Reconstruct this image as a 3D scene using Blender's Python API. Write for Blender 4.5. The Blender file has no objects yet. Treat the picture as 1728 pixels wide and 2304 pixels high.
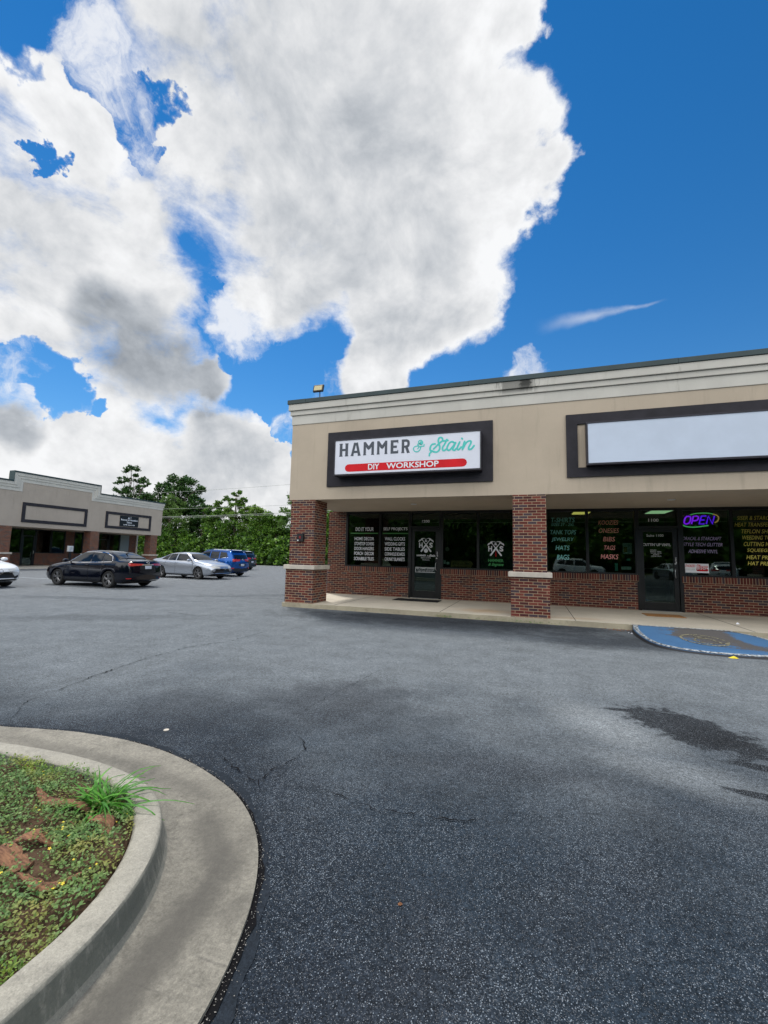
import bpy, bmesh, math, random
import numpy as np
from mathutils import Vector, Matrix
from mathutils.bvhtree import BVHTree
R = math.radians
sc = bpy.context.scene
col = sc.collection
# ---------------------------------------------------------------- camera
F_PX, YAW, PIT, ROL, EYE = 971.5, 0.33222, 0.10343, 0.02292, 1.45
cd = bpy.data.cameras.new('camera'); cam = bpy.data.objects.new('camera', cd); col.objects.link(cam)
cy, sy = math.cos(YAW), math.sin(YAW)
fw = Vector((-sy*math.cos(PIT), cy*math.cos(PIT), math.sin(PIT)))
rt = Vector((cy, sy, 0)); up = rt.cross(fw)
r2 = math.cos(ROL)*rt + math.sin(ROL)*up; u2 = -math.sin(ROL)*rt + math.cos(ROL)*up
m = Matrix((r2, u2, -fw)).transposed().to_4x4(); m.translation = (0, 0, EYE); cam.matrix_world = m
cd.sensor_fit = 'HORIZONTAL'; cd.sensor_width = 36; cd.lens = F_PX/1728*36; cd.clip_start = .05; cd.clip_end = 2000
sc.camera = cam
sc.render.resolution_x = 768; sc.render.resolution_y = 1024
# ---------------------------------------------------------------- exposure
sc.view_settings.view_transform = 'Standard'; sc.view_settings.look = 'None'
sc.view_settings.exposure = 0.45; sc.view_settings.gamma = 1
# ---------------------------------------------------------------- sun
SUN_AZ, SUN_EL = 48, 60          # counter-clockwise from +Y, elevation
def azel(az, el):
    a, e = R(az), R(el)
    return Vector((-math.sin(a)*math.cos(e), math.cos(a)*math.cos(e), math.sin(e)))
sd = bpy.data.lights.new('sun', 'SUN'); sd.energy = 2.1; sd.angle = R(6); sd.color = (1, .96, .9)
so = bpy.data.objects.new('sun', sd); col.objects.link(so); so.location = (0, 0, 30)
so.rotation_euler = azel(SUN_AZ, SUN_EL).to_track_quat('Z', 'Y').to_euler()

# ---------------------------------------------------------------- node helper
class NT:
    def __init__(s, tree):
        s.t = tree; tree.nodes.clear()
    def n(s, typ, ins=None, **kw):
        nd = s.t.nodes.new(typ)
        for k, v in kw.items(): setattr(nd, k, v)
        if ins:
            for k, v in ins.items():
                sk = nd.inputs[k]
                if isinstance(v, bpy.types.NodeSocket): s.t.links.new(v, sk)
                else: sk.default_value = v
        return nd
    def math(s, op, a, b=None, c=None, clamp=False):
        ins = {0: a}
        if b is not None: ins[1] = b
        if c is not None: ins[2] = c
        return s.n('ShaderNodeMath', ins, operation=op, use_clamp=clamp).outputs[0]
    def vm(s, op, a, b=None, scale=None):
        ins = {0: a}
        if b is not None: ins[1] = b
        nd = s.n('ShaderNodeVectorMath', ins, operation=op)
        if scale is not None:
            if isinstance(scale, bpy.types.NodeSocket): s.t.links.new(scale, nd.inputs['Scale'])
            else: nd.inputs['Scale'].default_value = scale
        return nd.outputs['Value'] if op in ('DOT_PRODUCT', 'LENGTH', 'DISTANCE') else nd.outputs[0]
    def noise(s, v, scale, detail=3, rough=.5, dist=0, out=0):
        return s.n('ShaderNodeTexNoise', {'Vector': v, 'Scale': scale, 'Detail': detail, 'Roughness': rough, 'Distortion': dist}).outputs[out]
    def mr(s, v, a, b, c=0., d=1., smooth=True):
        return s.n('ShaderNodeMapRange', {0: v, 1: a, 2: b, 3: c, 4: d}, interpolation_type='SMOOTHSTEP' if smooth else 'LINEAR').outputs[0]
    def mix(s, f, a, b, blend='MIX'):
        nd = s.n('ShaderNodeMix', data_type='RGBA', blend_type=blend)
        for sk, v in ((nd.inputs[0], f), (nd.inputs[6], a), (nd.inputs[7], b)):
            if isinstance(v, bpy.types.NodeSocket): s.t.links.new(v, sk)
            else: sk.default_value = v if sk == nd.inputs[0] else (tuple(v)+(1,))[:4]
        return nd.outputs[2]
    def comb(s, x, y, z): return s.n('ShaderNodeCombineXYZ', {0: x, 1: y, 2: z}).outputs[0]
    def sep(s, v): return s.n('ShaderNodeSeparateXYZ', {0: v}).outputs
# ---------------------------------------------------------------- world: sky + clouds fixed in world directions
w = bpy.data.worlds.new('World'); sc.world = w; w.use_nodes = True
N = NT(w.node_tree)
# cloud masses as (azimuth clockwise from +Y, elevation, angular radius)
POS = [(-29.3, 50.2, 13.2), (-11.6, 52.4, 8.0), (-8.2, 43.5, 8.8), (-18.7, 42.3, 14.2), (-11.3, 34.3, 9.2), (-32.3, 38.8, 10.2), (-17.6, 28.4, 6.7), (-44.1, 42.5, 8.4), (-34.4, 32.2, 6.7), (-22.6, 24.0, 4.0), (-48.0, 50.8, 6.5), (-15.9, 57.3, 8.1), (-58.5, 38.8, 6.2), (-62.5, 41.3, 3.5), (-57.8, 29.1, 8.4), (-59.2, 22.6, 7.6), (-50.5, 27.9, 6.5), (-48.6, 21.7, 6.0), (-54.0, 14.5, 6.1), (-60.1, 11.8, 3.8), (-40.7, 13.4, 6.1), (-35.1, 13.5, 4.6), (-57.5, 8.5, 6.7), (-49.1, 9.6, 7.7), (-39.8, 8.3, 8.5), (-33.0, 8.2, 6.5), (-42.9, 21.3, 3.1), (-63.6, 32.2, 4.3), (-51.2, 34.7, 4.7), (-35.5, 11.6, 7.0), (-67.5, 23.6, 9.0), (-68.7, 33.8, 6.4), (-1.0, 53.0, 2.8), (1.5, 41.8, 3.6), (-2.5, 39, 4), (-20.1, 23.6, 5.0), (-17.0, 26.8, 3.9),
       (-95, 30, 18), (-120, 60, 22), (-150, 20, 20), (170, 40, 22), (130, 14, 16), (95, 30, 14), (-80, 8, 12), (150, 50, 25), (-140, 45, 25), (180, 65, 25), (110, 45, 18), (-170, 30, 20), (155, 25, 15)]  # clouds out of view, made plentiful to light the shaded shopfronts
THIN = [(-0.8, 22.3, 2.4), (6.0, 21.6, 1.5), (-25.5, 21.5, 3.2), (-31.0, 16.5, 2.6), (-28.5, 19.0, 1.6), (-39.0, 27.5, 3.5), (-62.0, 17.5, 4.0), (-58, 45, 4.0), (-55, 41, 4)]
NEG = [(-64.0, 46.4, 5.0), (-58.5, 47.2, 2.6), (-53.2, 43.4, 2.8), (-51.2, 40.6, 1.7), (-61.0, 36.4, 1.3), (-58.6, 17.2, 3.8), (-62.5, 18.2, 3.0), (-54.2, 16.4, 1.6), (-43.4, 30.3, 1.3), (-42.0, 27.2, 1.8), (-38.8, 24.9, 3.2), (-34.2, 22.0, 3.9), (-31.0, 18.2, 3.0), (-27.8, 26.9, 1.8), (-29.0, 14.8, 2.0)]
DARK = [(-45.6, 21.6, 5.2), (-49.8, 23.2, 5.2), (-43.3, 19.6, 3.2), (-60.5, 12.0, 2.4), (-54, 25, 3.5)]
PALE = [(-24.4, 34.6, 8.5), (-18.0, 38.8, 8), (-30.5, 45.1, 9), (-15.1, 32.0, 7.5), (-22, 50, 8), (-62, 30, 5), (-40, 12, 6)]
def azr(az, el):                  # clockwise from +Y
    return azel(-az, el)
dirv = N.vm('NORMALIZE', N.n('ShaderNodeTexCoord').outputs['Generated'])
def nvec(v, scale, detail, amp):
    c = N.noise(v, scale, detail, .55, out=1)
    return N.vm('SCALE', N.vm('SUBTRACT', c, (.5, .5, .5)), scale=amp)
wv = N.vm('ADD', dirv, nvec(dirv, 3.0, 2, .09))
wv = N.vm('ADD', wv, nvec(dirv, 8.0, 8, .17))
wv = N.vm('NORMALIZE', wv)
def field(blobs, v, smooth=.3, lo=-1.5):
    acc = None
    for az, el, r in blobs:
        k = 1-math.cos(R(r)); d = N.vm('DOT_PRODUCT', v, tuple(azr(az, el)))
        f = N.math('MULTIPLY_ADD', d, 1/k, -math.cos(R(r))/k)
        f = N.math('MAXIMUM', f, lo)
        acc = f if acc is None else N.math('SMOOTH_MAX', acc, f, smooth)
    return acc
Fp = field(POS, wv, .5)
Ft = field(THIN, wv, .3)
wn = N.vm('NORMALIZE', N.vm('ADD', dirv, nvec(dirv, 9.0, 8, .26)))
Fn = N.math('MAXIMUM', field(NEG, wn, .4, -.6), 0.)
Fd = N.math('MAXIMUM', field(DARK, N.vm('NORMALIZE', N.vm('ADD', dirv, nvec(dirv, 6, 5, .09))), .5), -1.)
Fl = N.math('MAXIMUM', field(PALE, wv, .6), -1.)
# fibrous noise, drawn out along the wind direction
win = azr(-35, 40).cross(Vector((0, 0, 1))).normalized()
dsk = N.n('ShaderNodeMapping', {'Vector': dirv, 'Rotation': (R(38), 0, R(30)), 'Scale': (1.0, 1.0, 2.3)}).outputs[0]
n1 = N.noise(dirv, 5.0, 10, .58, .2)
n2 = N.noise(N.vm('ADD', dirv, tuple(azel(SUN_AZ+5, SUN_EL)*.03)), 5.0, 10, .58, .2)
n3 = N.noise(dsk, 2.3, 5, .55)
n4 = N.noise(wv, 15, 9, .68)
n5 = N.noise(dsk, 7, 9, .66, .3)
cen = lambda n: N.math('SUBTRACT', n, .5)
wisp_zone = N.mr(N.vm('DOT_PRODUCT', dirv, tuple(azr(-58, 38))), .80, .97)     # frayed cloud at upper left
core = N.math('MULTIPLY', N.math('MINIMUM', Fp, 1.2), 2.3)
dens = N.math('MULTIPLY_ADD', cen(n1), 2.4, core)
dens = N.math('MULTIPLY_ADD', cen(n4), 1.5, dens)
dens = N.math('MULTIPLY_ADD', cen(n5), N.math('MULTIPLY_ADD', wisp_zone, 2.4, 1.0), dens)
dens = N.math('MULTIPLY_ADD', N.math('MINIMUM', Fn, .7), -4.4, dens)
a_main = N.mr(dens, -.15, N.math('ADD', N.math('MULTIPLY_ADD', wisp_zone, 1.1, .8), N.math('MULTIPLY', N.mr(Fn, 0., .3), 1.6)))
thin = N.math('ADD', N.math('MULTIPLY_ADD', cen(n1), 2.4, N.math('MINIMUM', Ft, .5)), N.math('MULTIPLY', cen(n4), 2.6))
a_thin = N.math('MULTIPLY', N.mr(thin, -.1, 1.0), .85)
# faint streak to the right
p1, p2 = azr(1.5, 27.9), azr(15.2, 28.0)
side = p1.cross(p2).normalized(); ax_ = (p2-p1).normalized(); hv = N.vm('ADD', dirv, nvec(dirv, 10, 7, .034))
along = N.vm('DOT_PRODUCT', hv, tuple(ax_)); off = N.math('ABSOLUTE', N.vm('DOT_PRODUCT', hv, tuple(side)))
a1, a2 = p1.dot(ax_), p2.dot(ax_)
wid = N.mr(along, a1, a2, .020, .004)
wisp = N.math('MULTIPLY', N.mr(N.math('DIVIDE', off, wid), 1., .0), N.math('MULTIPLY', N.mr(along, a1-.02, a1+.10), N.mr(along, a2+.01, a2-.03)))
wisp = N.math('MULTIPLY', N.math('MULTIPLY', wisp, N.mr(n5, .3, .6, .3, 1.)), .42)
alpha = N.math('MAXIMUM', N.math('MAXIMUM', a_main, a_thin), wisp)
edge = N.mr(N.math('MULTIPLY_ADD', cen(n1), 1.2, N.math('SUBTRACT', Fp, N.math('MULTIPLY', Fn, 1.5))), .0, .8)
br = N.math('MULTIPLY_ADD', N.math('SUBTRACT', n1, n2), .85, .68)
br = N.math('MULTIPLY_ADD', cen(n3), .42, br)
br = N.math('MULTIPLY_ADD', cen(n5), .10, br)
gd = N.math('MULTIPLY', N.mr(N.math('MULTIPLY_ADD', cen(n1), .9, Fd), -.6, .9), edge)
gl = N.math('MULTIPLY', N.mr(N.math('MULTIPLY_ADD', cen(n3), 2.5, N.math('MULTIPLY_ADD', cen(n1), 1.0, Fl)), -.9, .9), edge)
br = N.math('MULTIPLY_ADD', gd, -.33, br)
br = N.math('MULTIPLY_ADD', gl, -.15, br)
br = N.math('MULTIPLY_ADD', N.mr(edge, 1., 0.), .07, br)
br = N.math('MAXIMUM', N.math('MINIMUM', br, .745), .17)
# unseen clouds behind the viewpoint, brightened to light the shaded shopfronts
br = N.math('MULTIPLY', br, N.mr(N.vm('DOT_PRODUCT', dirv, (.2, -.95, .2)), .0, .7, 1., 2.5))
ccol = N.mix(N.mr(br, .3, .7), (.84, .91, 1.0), (.975, .985, 1.0))
ccol = N.vm('SCALE', ccol, scale=br)
sky = N.n('ShaderNodeTexSky', sky_type='NISHITA', sun_disc=False, sun_elevation=R(SUN_EL), sun_rotation=R(-SUN_AZ), air_density=1.0, dust_density=.0, ozone_density=2.6).outputs[0]
sky = N.n('ShaderNodeHueSaturation', {'Saturation': 1.36, 'Value': 1.0, 'Color': sky}).outputs[0]
b1 = N.n('ShaderNodeBackground', {0: sky, 1: .088}).outputs[0]
b2 = N.n('ShaderNodeBackground', {0: ccol, 1: .95}).outputs[0]
mx = N.n('ShaderNodeMixShader', {0: alpha, 1: b1, 2: b2}).outputs[0]
N.n('ShaderNodeOutputWorld', {0: mx})
w.cycles.sampling_method = 'MANUAL'; w.cycles.sample_map_resolution = 512

# ---------------------------------------------------------------- materials
def pbr(name, build, rough=.6, metal=0., spec=.5, emit=None, estr=0., coat=0.):
    mt = bpy.data.materials.new(name); mt.use_nodes = True
    T = NT(mt.node_tree)
    b = T.n('ShaderNodeBsdfPrincipled', {'Roughness': rough, 'Metallic': metal, 'Specular IOR Level': spec, 'Coat Weight': coat, 'Coat Roughness': .03})
    T.pos = T.n('ShaderNodeNewGeometry').outputs['Position']
    T.b = b
    c = build(T) if callable(build) else tuple(build)+(1,)
    if isinstance(c, bpy.types.NodeSocket): T.t.links.new(c, b.inputs['Base Color'])
    else: b.inputs['Base Color'].default_value = c
    if emit: b.inputs['Emission Color'].default_value = tuple(emit)+(1,); b.inputs['Emission Strength'].default_value = estr
    T.n('ShaderNodeOutputMaterial', {0: b.outputs[0]})
    return mt
def bump(T, h, strength, dist=.01):
    nd = T.n('ShaderNodeBump', {'Strength': strength, 'Distance': dist, 'Height': h})
    T.t.links.new(nd.outputs[0], T.b.inputs['Normal'])
def varied(c, amt=.15, scale=3., bstr=0., bscale=60, detail=5):
    def f(T):
        n = T.noise(T.pos, scale, detail, .6)
        lo = tuple(v*(1-amt) for v in c); hi = tuple(min(1, v*(1+amt)) for v in c)
        if bstr: bump(T, T.noise(T.pos, bscale, 4, .6), bstr)
        return T.mix(T.mr(n, .3, .7), lo, hi)
    return f
def brick(soldier=False, dark=1.):
    def f(T):
        g = T.n('ShaderNodeNewGeometry'); nx = T.math('ABSOLUTE', T.sep(g.outputs['Normal'])[0])
        s = T.sep(T.pos); isx = T.math('GREATER_THAN', nx, .5)
        u = T.math('ADD', T.math('MULTIPLY', s[1], isx), T.math('MULTIPLY', s[0], T.math('SUBTRACT', 1., isx)))
        if soldier:
            v = T.comb(T.math('ADD', s[2], .03), u, 0); bw, rh, of = .32, .0677, 0.
        else:
            v = T.comb(u, s[2], 0); bw, rh, of = .203, .0677, .5
        def br(c1, c2, mortar, bias=0.):
            return T.n('ShaderNodeTexBrick', {'Vector': v, 'Scale': 1., 'Color1': c1, 'Color2': c2, 'Mortar': mortar, 'Mortar Size': .0058, 'Mortar Smooth': .1, 'Bias': bias, 'Brick Width': bw, 'Row Height': rh}, offset=of)
        a = br((0, 0, 0, 1), (1, 1, 1, 1), (0, 0, 0, 1))
        rnd = T.n('ShaderNodeSeparateColor', {0: a.outputs[0]}).outputs[0]
        cr = T.n('ShaderNodeValToRGB', {0: rnd}); e = cr.color_ramp
        e.interpolation = 'CONSTANT'
        cols = [(.0, (.125, .030, .024)), (.2, (.17, .042, .034)), (.36, (.080, .026, .026)), (.5, (.145, .038, .030)), (.62, (.075, .055, .066)), (.76, (.20, .058, .042)), (.88, (.065, .036, .044))]
        while len(e.elements) < len(cols): e.elements.new(.5)
        for k, (p, c) in enumerate(cols): e.elements[k].position = p; e.elements[k].color = tuple(x*dark for x in c)+(1,)
        n = T.noise(T.pos, 45, 3, .6)
        bc = T.mix(T.mr(n, .3, .7, 0, .45), cr.outputs[0], T.mix(.5, cr.outputs[0], (.05, .025, .022)))
        mc = T.mix(T.noise(T.pos, 3, 3), (.34*dark, .25*dark, .16*dark), (.50*dark, .38*dark, .25*dark))
        big = T.noise(T.pos, .9, 3)
        out = T.mix(a.outputs['Fac'], bc, mc)
        bump(T, T.math('SUBTRACT', 1., a.outputs['Fac']), .6, .006)
        return T.mix(T.mr(big, .35, .7, 0, .22), out, T.vm('SCALE', out, scale=.6))
    return f
def ell(T, cx, cy, rx, ry, rot=0, nz=None, amp=.5, a=1.1, b=.6):
    mp = T.n('ShaderNodeMapping', {'Vector': T.pos, 'Location': (cx, cy, 0), 'Rotation': (0, 0, R(rot)), 'Scale': (rx, ry, 1000)}, vector_type='TEXTURE')
    l = T.vm('LENGTH', mp.outputs[0])
    if nz is not None: l = T.math('MULTIPLY_ADD', T.math('SUBTRACT', nz, .5), amp*2, l)
    return T.mr(l, a, b)
def asphalt(T):
    P = T.pos; s = T.sep(P)
    big = T.noise(P, .45, 4, .6); mid = T.noise(P, 2.6, 5, .65); fine = T.noise(P, 75, 3, .65)
    v1 = T.n('ShaderNodeTexVoronoi', {'Vector': P, 'Scale': 205., 'Randomness': 1.}); c1 = T.n('ShaderNodeSeparateColor', {0: v1.outputs['Color']}).outputs
    v2 = T.n('ShaderNodeTexVoronoi', {'Vector': P, 'Scale': 330., 'Randomness': 1.}); c2 = T.n('ShaderNodeSeparateColor', {0: v2.outputs['Color']}).outputs
    # newer sealed surface in front, older worn lane beyond
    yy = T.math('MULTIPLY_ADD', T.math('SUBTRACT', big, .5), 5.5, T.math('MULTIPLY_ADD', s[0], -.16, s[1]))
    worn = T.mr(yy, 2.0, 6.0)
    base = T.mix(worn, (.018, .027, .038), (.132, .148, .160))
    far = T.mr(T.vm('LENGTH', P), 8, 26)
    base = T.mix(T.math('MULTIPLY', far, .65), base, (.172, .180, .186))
    l1 = ell(T, .62, 4.45, .42, .75, 35, mid, .5, 1.3, .2); l2 = ell(T, .9, 3.7, .6, .3, -20, mid, .5, 1.4, .2)
    base = T.mix(T.math('MULTIPLY', T.math('MAXIMUM', l1, T.math('MULTIPLY', l2, .7)), .6), base, (.25, .27, .28))
    for (cx, cy, rx, ry, rot, k) in ((-1.9, 4.15, .75, .8, 0, .55), (-.2, 3.3, .9, .25, 10, .35), (-3.0, 3.3, .9, .5, 0, .4), (-2.2, 9.7, 3.9, .8, 2, .8), (1.2, 8.9, 1.5, .7, 20, .55), (-.48, 1.22, .42, .5, 30, .75), (-.35, 1.75, .2, .35, 30, .4), (.2, 2.2, .7, .25, 60, .3), (-9, 7, 2.5, .5, 30, .3), (-13, 9.6, 3, .35, 14, .35), (-8, 14, 5, .5, 40, .25)):  # dark patches; the long strip before the shop kerb includes painted building shade
        e = ell(T, cx, cy, rx, ry, rot, mid, .45, 1.35, .35)
        base = T.mix(T.math('MULTIPLY', e, k), base, (.022, .026, .033))
    ringd = ell(T, -2.72, .88, 2.35, 2.35, 0, mid, .10, 1.06, .86)
    base = T.mix(T.math('MULTIPLY', ringd, .62), base, (.013, .018, .026))
    base = T.mix(T.math('MULTIPLY', ell(T, -1.9, 10.35, 4.2, .55, 1.5, T.noise(P, 1.4, 5, .7), .7, 1.3, .5), .85), base, (.016, .019, .025))  # building's contact shadow along the pavement kerb, painted into the asphalt
    # oil stain
    so_ = T.noise(P, 7, 6, .7)
    st = T.math('MAXIMUM', ell(T, 1.30, 4.66, .58, .33, -52, so_, 1.1, 1.2, .85), ell(T, 1.66, 3.98, .38, .07, -8, so_, .7, 1.2, .7))
    st = T.math('MAXIMUM', st, ell(T, 1.38, 3.52, .26, .05, -10, so_, .7, 1.2, .7)); st = T.math('MAXIMUM', st, ell(T, .9, 5.0, .3, .05, 10, so_, .6, 1.2, .7))
    base = T.mix(T.math('MULTIPLY', st, .94), base, (.010, .012, .015))
    k = T.mr(mid, .25, .75, .78, 1.25, False); base = T.vm('SCALE', base, scale=k)
    ag = T.mr(c1[0], 0, 1, .45, 1.45, False); base = T.vm('SCALE', base, scale=ag)
    g2 = T.noise(P, 34, 4, .75); base = T.vm('SCALE', base, scale=T.mr(g2, .3, .7, .55, 1.42, False))
    g3 = T.noise(P, 11, 4, .7); base = T.vm('SCALE', base, scale=T.mr(g3, .3, .7, .82, 1.18, False))
    sp = T.math('MULTIPLY', T.math('GREATER_THAN', c1[1], T.mr(T.noise(P, 1.1, 3, .6), .35, .65, .93, .60)), T.mr(v1.outputs['Distance'], .6, .25))
    base = T.mix(T.math('MULTIPLY', sp, T.mr(c1[2], 0, 1, .15, .95)), base, (.24, .28, .32))
    sp2 = T.math('MULTIPLY', T.math('GREATER_THAN', c2[1], .85), T.mr(v2.outputs['Distance'], .55, .2))
    base = T.mix(T.math('MULTIPLY', sp2, .5), base, (.36, .37, .38))
    h = T.math('MULTIPLY_ADD', fine, .6, T.math('MULTIPLY', v1.outputs['Distance'], -.5))
    bump(T, h, .55, .006)
    return base
def concrete(c, grain=.2, stain=.5, bs=.3, streak=False):
    def f(T):
        P = T.pos
        a = T.noise(P, 1.3, 6, .65); b = T.noise(P, 9, 6, .7); g = T.noise(P, 170, 3, .7); q = T.noise(P, 4, 4, .6)
        o = T.mix(T.mr(a, .3, .72), tuple(x*(1-grain) for x in c), c)
        o = T.mix(T.mr(b, .5, .75, 0, stain), o, tuple(x*.42 for x in c))
        o = T.mix(T.mr(q, .6, .8, 0, stain*.7), o, tuple(x*.35 for x in c))
        o = T.vm('SCALE', o, scale=T.mr(g, .2, .8, .72, 1.22, False))
        pit = T.n('ShaderNodeTexVoronoi', {'Vector': P, 'Scale': 60.}).outputs['Distance']
        pm = T.math('MULTIPLY', T.mr(pit, .14, .05), T.math('GREATER_THAN', q, .5))
        o = T.mix(T.math('MULTIPLY', pm, .5), o, (.03, .03, .03))
        bump(T, T.math('ADD', T.noise(P, 90, 5, .7), T.math('MULTIPLY', b, .6)), bs, .006)
        return o
    return f
def stucco(c):
    def f(T):
        P = T.pos; s = T.sep(P)
        a = T.noise(P, .8, 5, .6); g = T.noise(P, 120, 3, .6)
        sv = T.n('ShaderNodeVectorMath', {0: P, 1: (5, 5, .5)}, operation='MULTIPLY').outputs[0]
        st = T.noise(sv, 1., 5, .7)
        o = T.mix(T.mr(a, .3, .7), tuple(x*.90 for x in c), c)
        o = T.mix(T.mr(st, .52, .76, 0, .42), o, tuple(x*.66 for x in c))
        o = T.vm('SCALE', o, scale=T.mr(g, .2, .8, .93, 1.06, False))
        bump(T, g, .25, .004)
        return o
    return f
def cornice(T):
    P = T.pos; c = (.60, .575, .515)
    sv = T.n('ShaderNodeVectorMath', {0: P, 1: (7, 7, .9)}, operation='MULTIPLY').outputs[0]
    st = T.noise(sv, 1., 6, .75); a = T.noise(P, .55, 3, .6)
    o = T.mix(T.mr(T.noise(P, 1.5, 5), .3, .7), tuple(x*.9 for x in c), c)
    o = T.mix(T.math('MULTIPLY', T.mr(st, .52, .76), T.mr(a, .42, .62, .05, .5)), o, (.24, .23, .18))
    blk = ell(T, -.12, 10.8, .16, 5., 0, T.noise(P, 14, 4, .7), .9, 1.2, .5)
    z = T.mr(T.sep(P)[2], 5.55, 5.75)
    o = T.mix(T.math('MULTIPLY', T.math('MULTIPLY', blk, z), .9), o, (.03, .03, .028))
    blk2 = ell(T, -.35, 10.8, .5, 5., 0, T.noise(sv, 2.5, 4, .7), 1.1, 1.1, .5)
    o = T.mix(T.math('MULTIPLY', T.math('MULTIPLY', blk2, T.mr(T.sep(P)[2], 5.5, 5.66)), .6), o, (.05, .05, .045))
    bump(T, T.noise(P, 120, 3, .6), .2, .004)
    return o
def leafmat(name, c1, c2, c3=None, rough=.5, trans=.25):
    mt = bpy.data.materials.new(name); mt.use_nodes = True; T = NT(mt.node_tree)
    g = T.n('ShaderNodeNewGeometry'); rnd = g.outputs['Random Per Island']
    c = T.mix(T.math('POWER', rnd, 1.3), c1, c2)
    if c3:
        n = T.noise(g.outputs['Position'], .35 if trans < .3 else 5, 3, .6); c = T.mix(T.mr(n, .48, .68), c, c3)
    b = T.n('ShaderNodeBsdfPrincipled', {'Base Color': c, 'Roughness': rough, 'Specular IOR Level': .35})
    tr = T.n('ShaderNodeBsdfTranslucent', {'Color': T.mix(.5, c, (.3, .5, .05), 'MULTIPLY')})
    tr.inputs[0].default_value = (.1, .2, .02, 1); T.t.links.new(c, tr.inputs[0])
    mx = T.n('ShaderNodeMixShader', {0: trans, 1: b.outputs[0], 2: tr.outputs[0]})
    T.n('ShaderNodeOutputMaterial', {0: mx.outputs[0]}); return mt
def glassmat(name, tint, k=1.6, base=.0):
    mt = bpy.data.materials.new(name); mt.use_nodes = True; T = NT(mt.node_tree)
    fr = T.math('MINIMUM', T.math('MULTIPLY_ADD', T.n('ShaderNodeFresnel', {'IOR': 1.5}).outputs[0], k, base), 1.)
    tr = T.n('ShaderNodeBsdfTransparent', {0: tuple(tint)+(1,)})
    gl = T.n('ShaderNodeBsdfGlossy', {'Color': (.86, 1, .94, 1), 'Roughness': .012})
    nb = T.n('ShaderNodeBump', {'Strength': .04, 'Distance': .02, 'Height': T.noise(T.n('ShaderNodeNewGeometry').outputs['Position'], 1.5, 1)})
    T.t.links.new(nb.outputs[0], gl.inputs['Normal'])
    mx = T.n('ShaderNodeMixShader', {0: fr, 1: tr.outputs[0], 2: gl.outputs[0]})
    T.n('ShaderNodeOutputMaterial', {0: mx.outputs[0]}); return mt
def emis(name, c, s):
    mt = bpy.data.materials.new(name); mt.use_nodes = True; T = NT(mt.node_tree)
    T.n('ShaderNodeOutputMaterial', {0: T.n('ShaderNodeEmission', {0: tuple(c)+(1,), 1: s}).outputs[0]}); return mt
def ramp_paint(T):
    P = T.pos; n = T.noise(P, 3.5, 7, .72); f = T.noise(P, 40, 5, .75); s = T.sep(P)
    base = T.mix(T.noise(P, 60, 4), (.05, .05, .055), (.20, .185, .17))
    k = T.math('MULTIPLY_ADD', T.math('SUBTRACT', n, .5), 2.0, T.math('MULTIPLY', T.math('SUBTRACT', f, .5), 1.8))
    left = T.math('MAXIMUM', T.mr(T.math('ADD', T.math('MULTIPLY', s[0], .8), T.math('MULTIPLY', s[1], .2)), 4.7, 3.5, -.5, .6, False), T.math('MULTIPLY_ADD', ell(T, 3.9, 9.9, .55, .9, 0, n, .3, 1.3, .3), 1.1, -.6))
    left = T.math('MAXIMUM', left, T.math('MULTIPLY_ADD', ell(T, 2.7, 8.75, 1.1, .3, 0, n, .3, 1.3, .3), 1., -.5))
    left = T.math('MULTIPLY_ADD', ell(T, 3.1, 10., .6, .6, 0, n, .3, 1.4, .3), -.7, left)
    m = T.mr(T.math('ADD', k, left), -.22, -.02)
    o = T.mix(T.math('MULTIPLY', m, .88), base, T.mix(n, (.045, .15, .34), (.08, .24, .46)))
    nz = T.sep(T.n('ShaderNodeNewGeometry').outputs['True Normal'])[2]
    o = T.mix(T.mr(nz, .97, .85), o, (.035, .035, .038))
    bump(T, f, .5, .01)
    return o
def white_worn(T):
    P = T.pos; f = T.noise(P, 22, 6, .75)
    return T.mix(T.mr(f, .44, .56), (.07, .07, .07), (.60, .66, .70))

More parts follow.
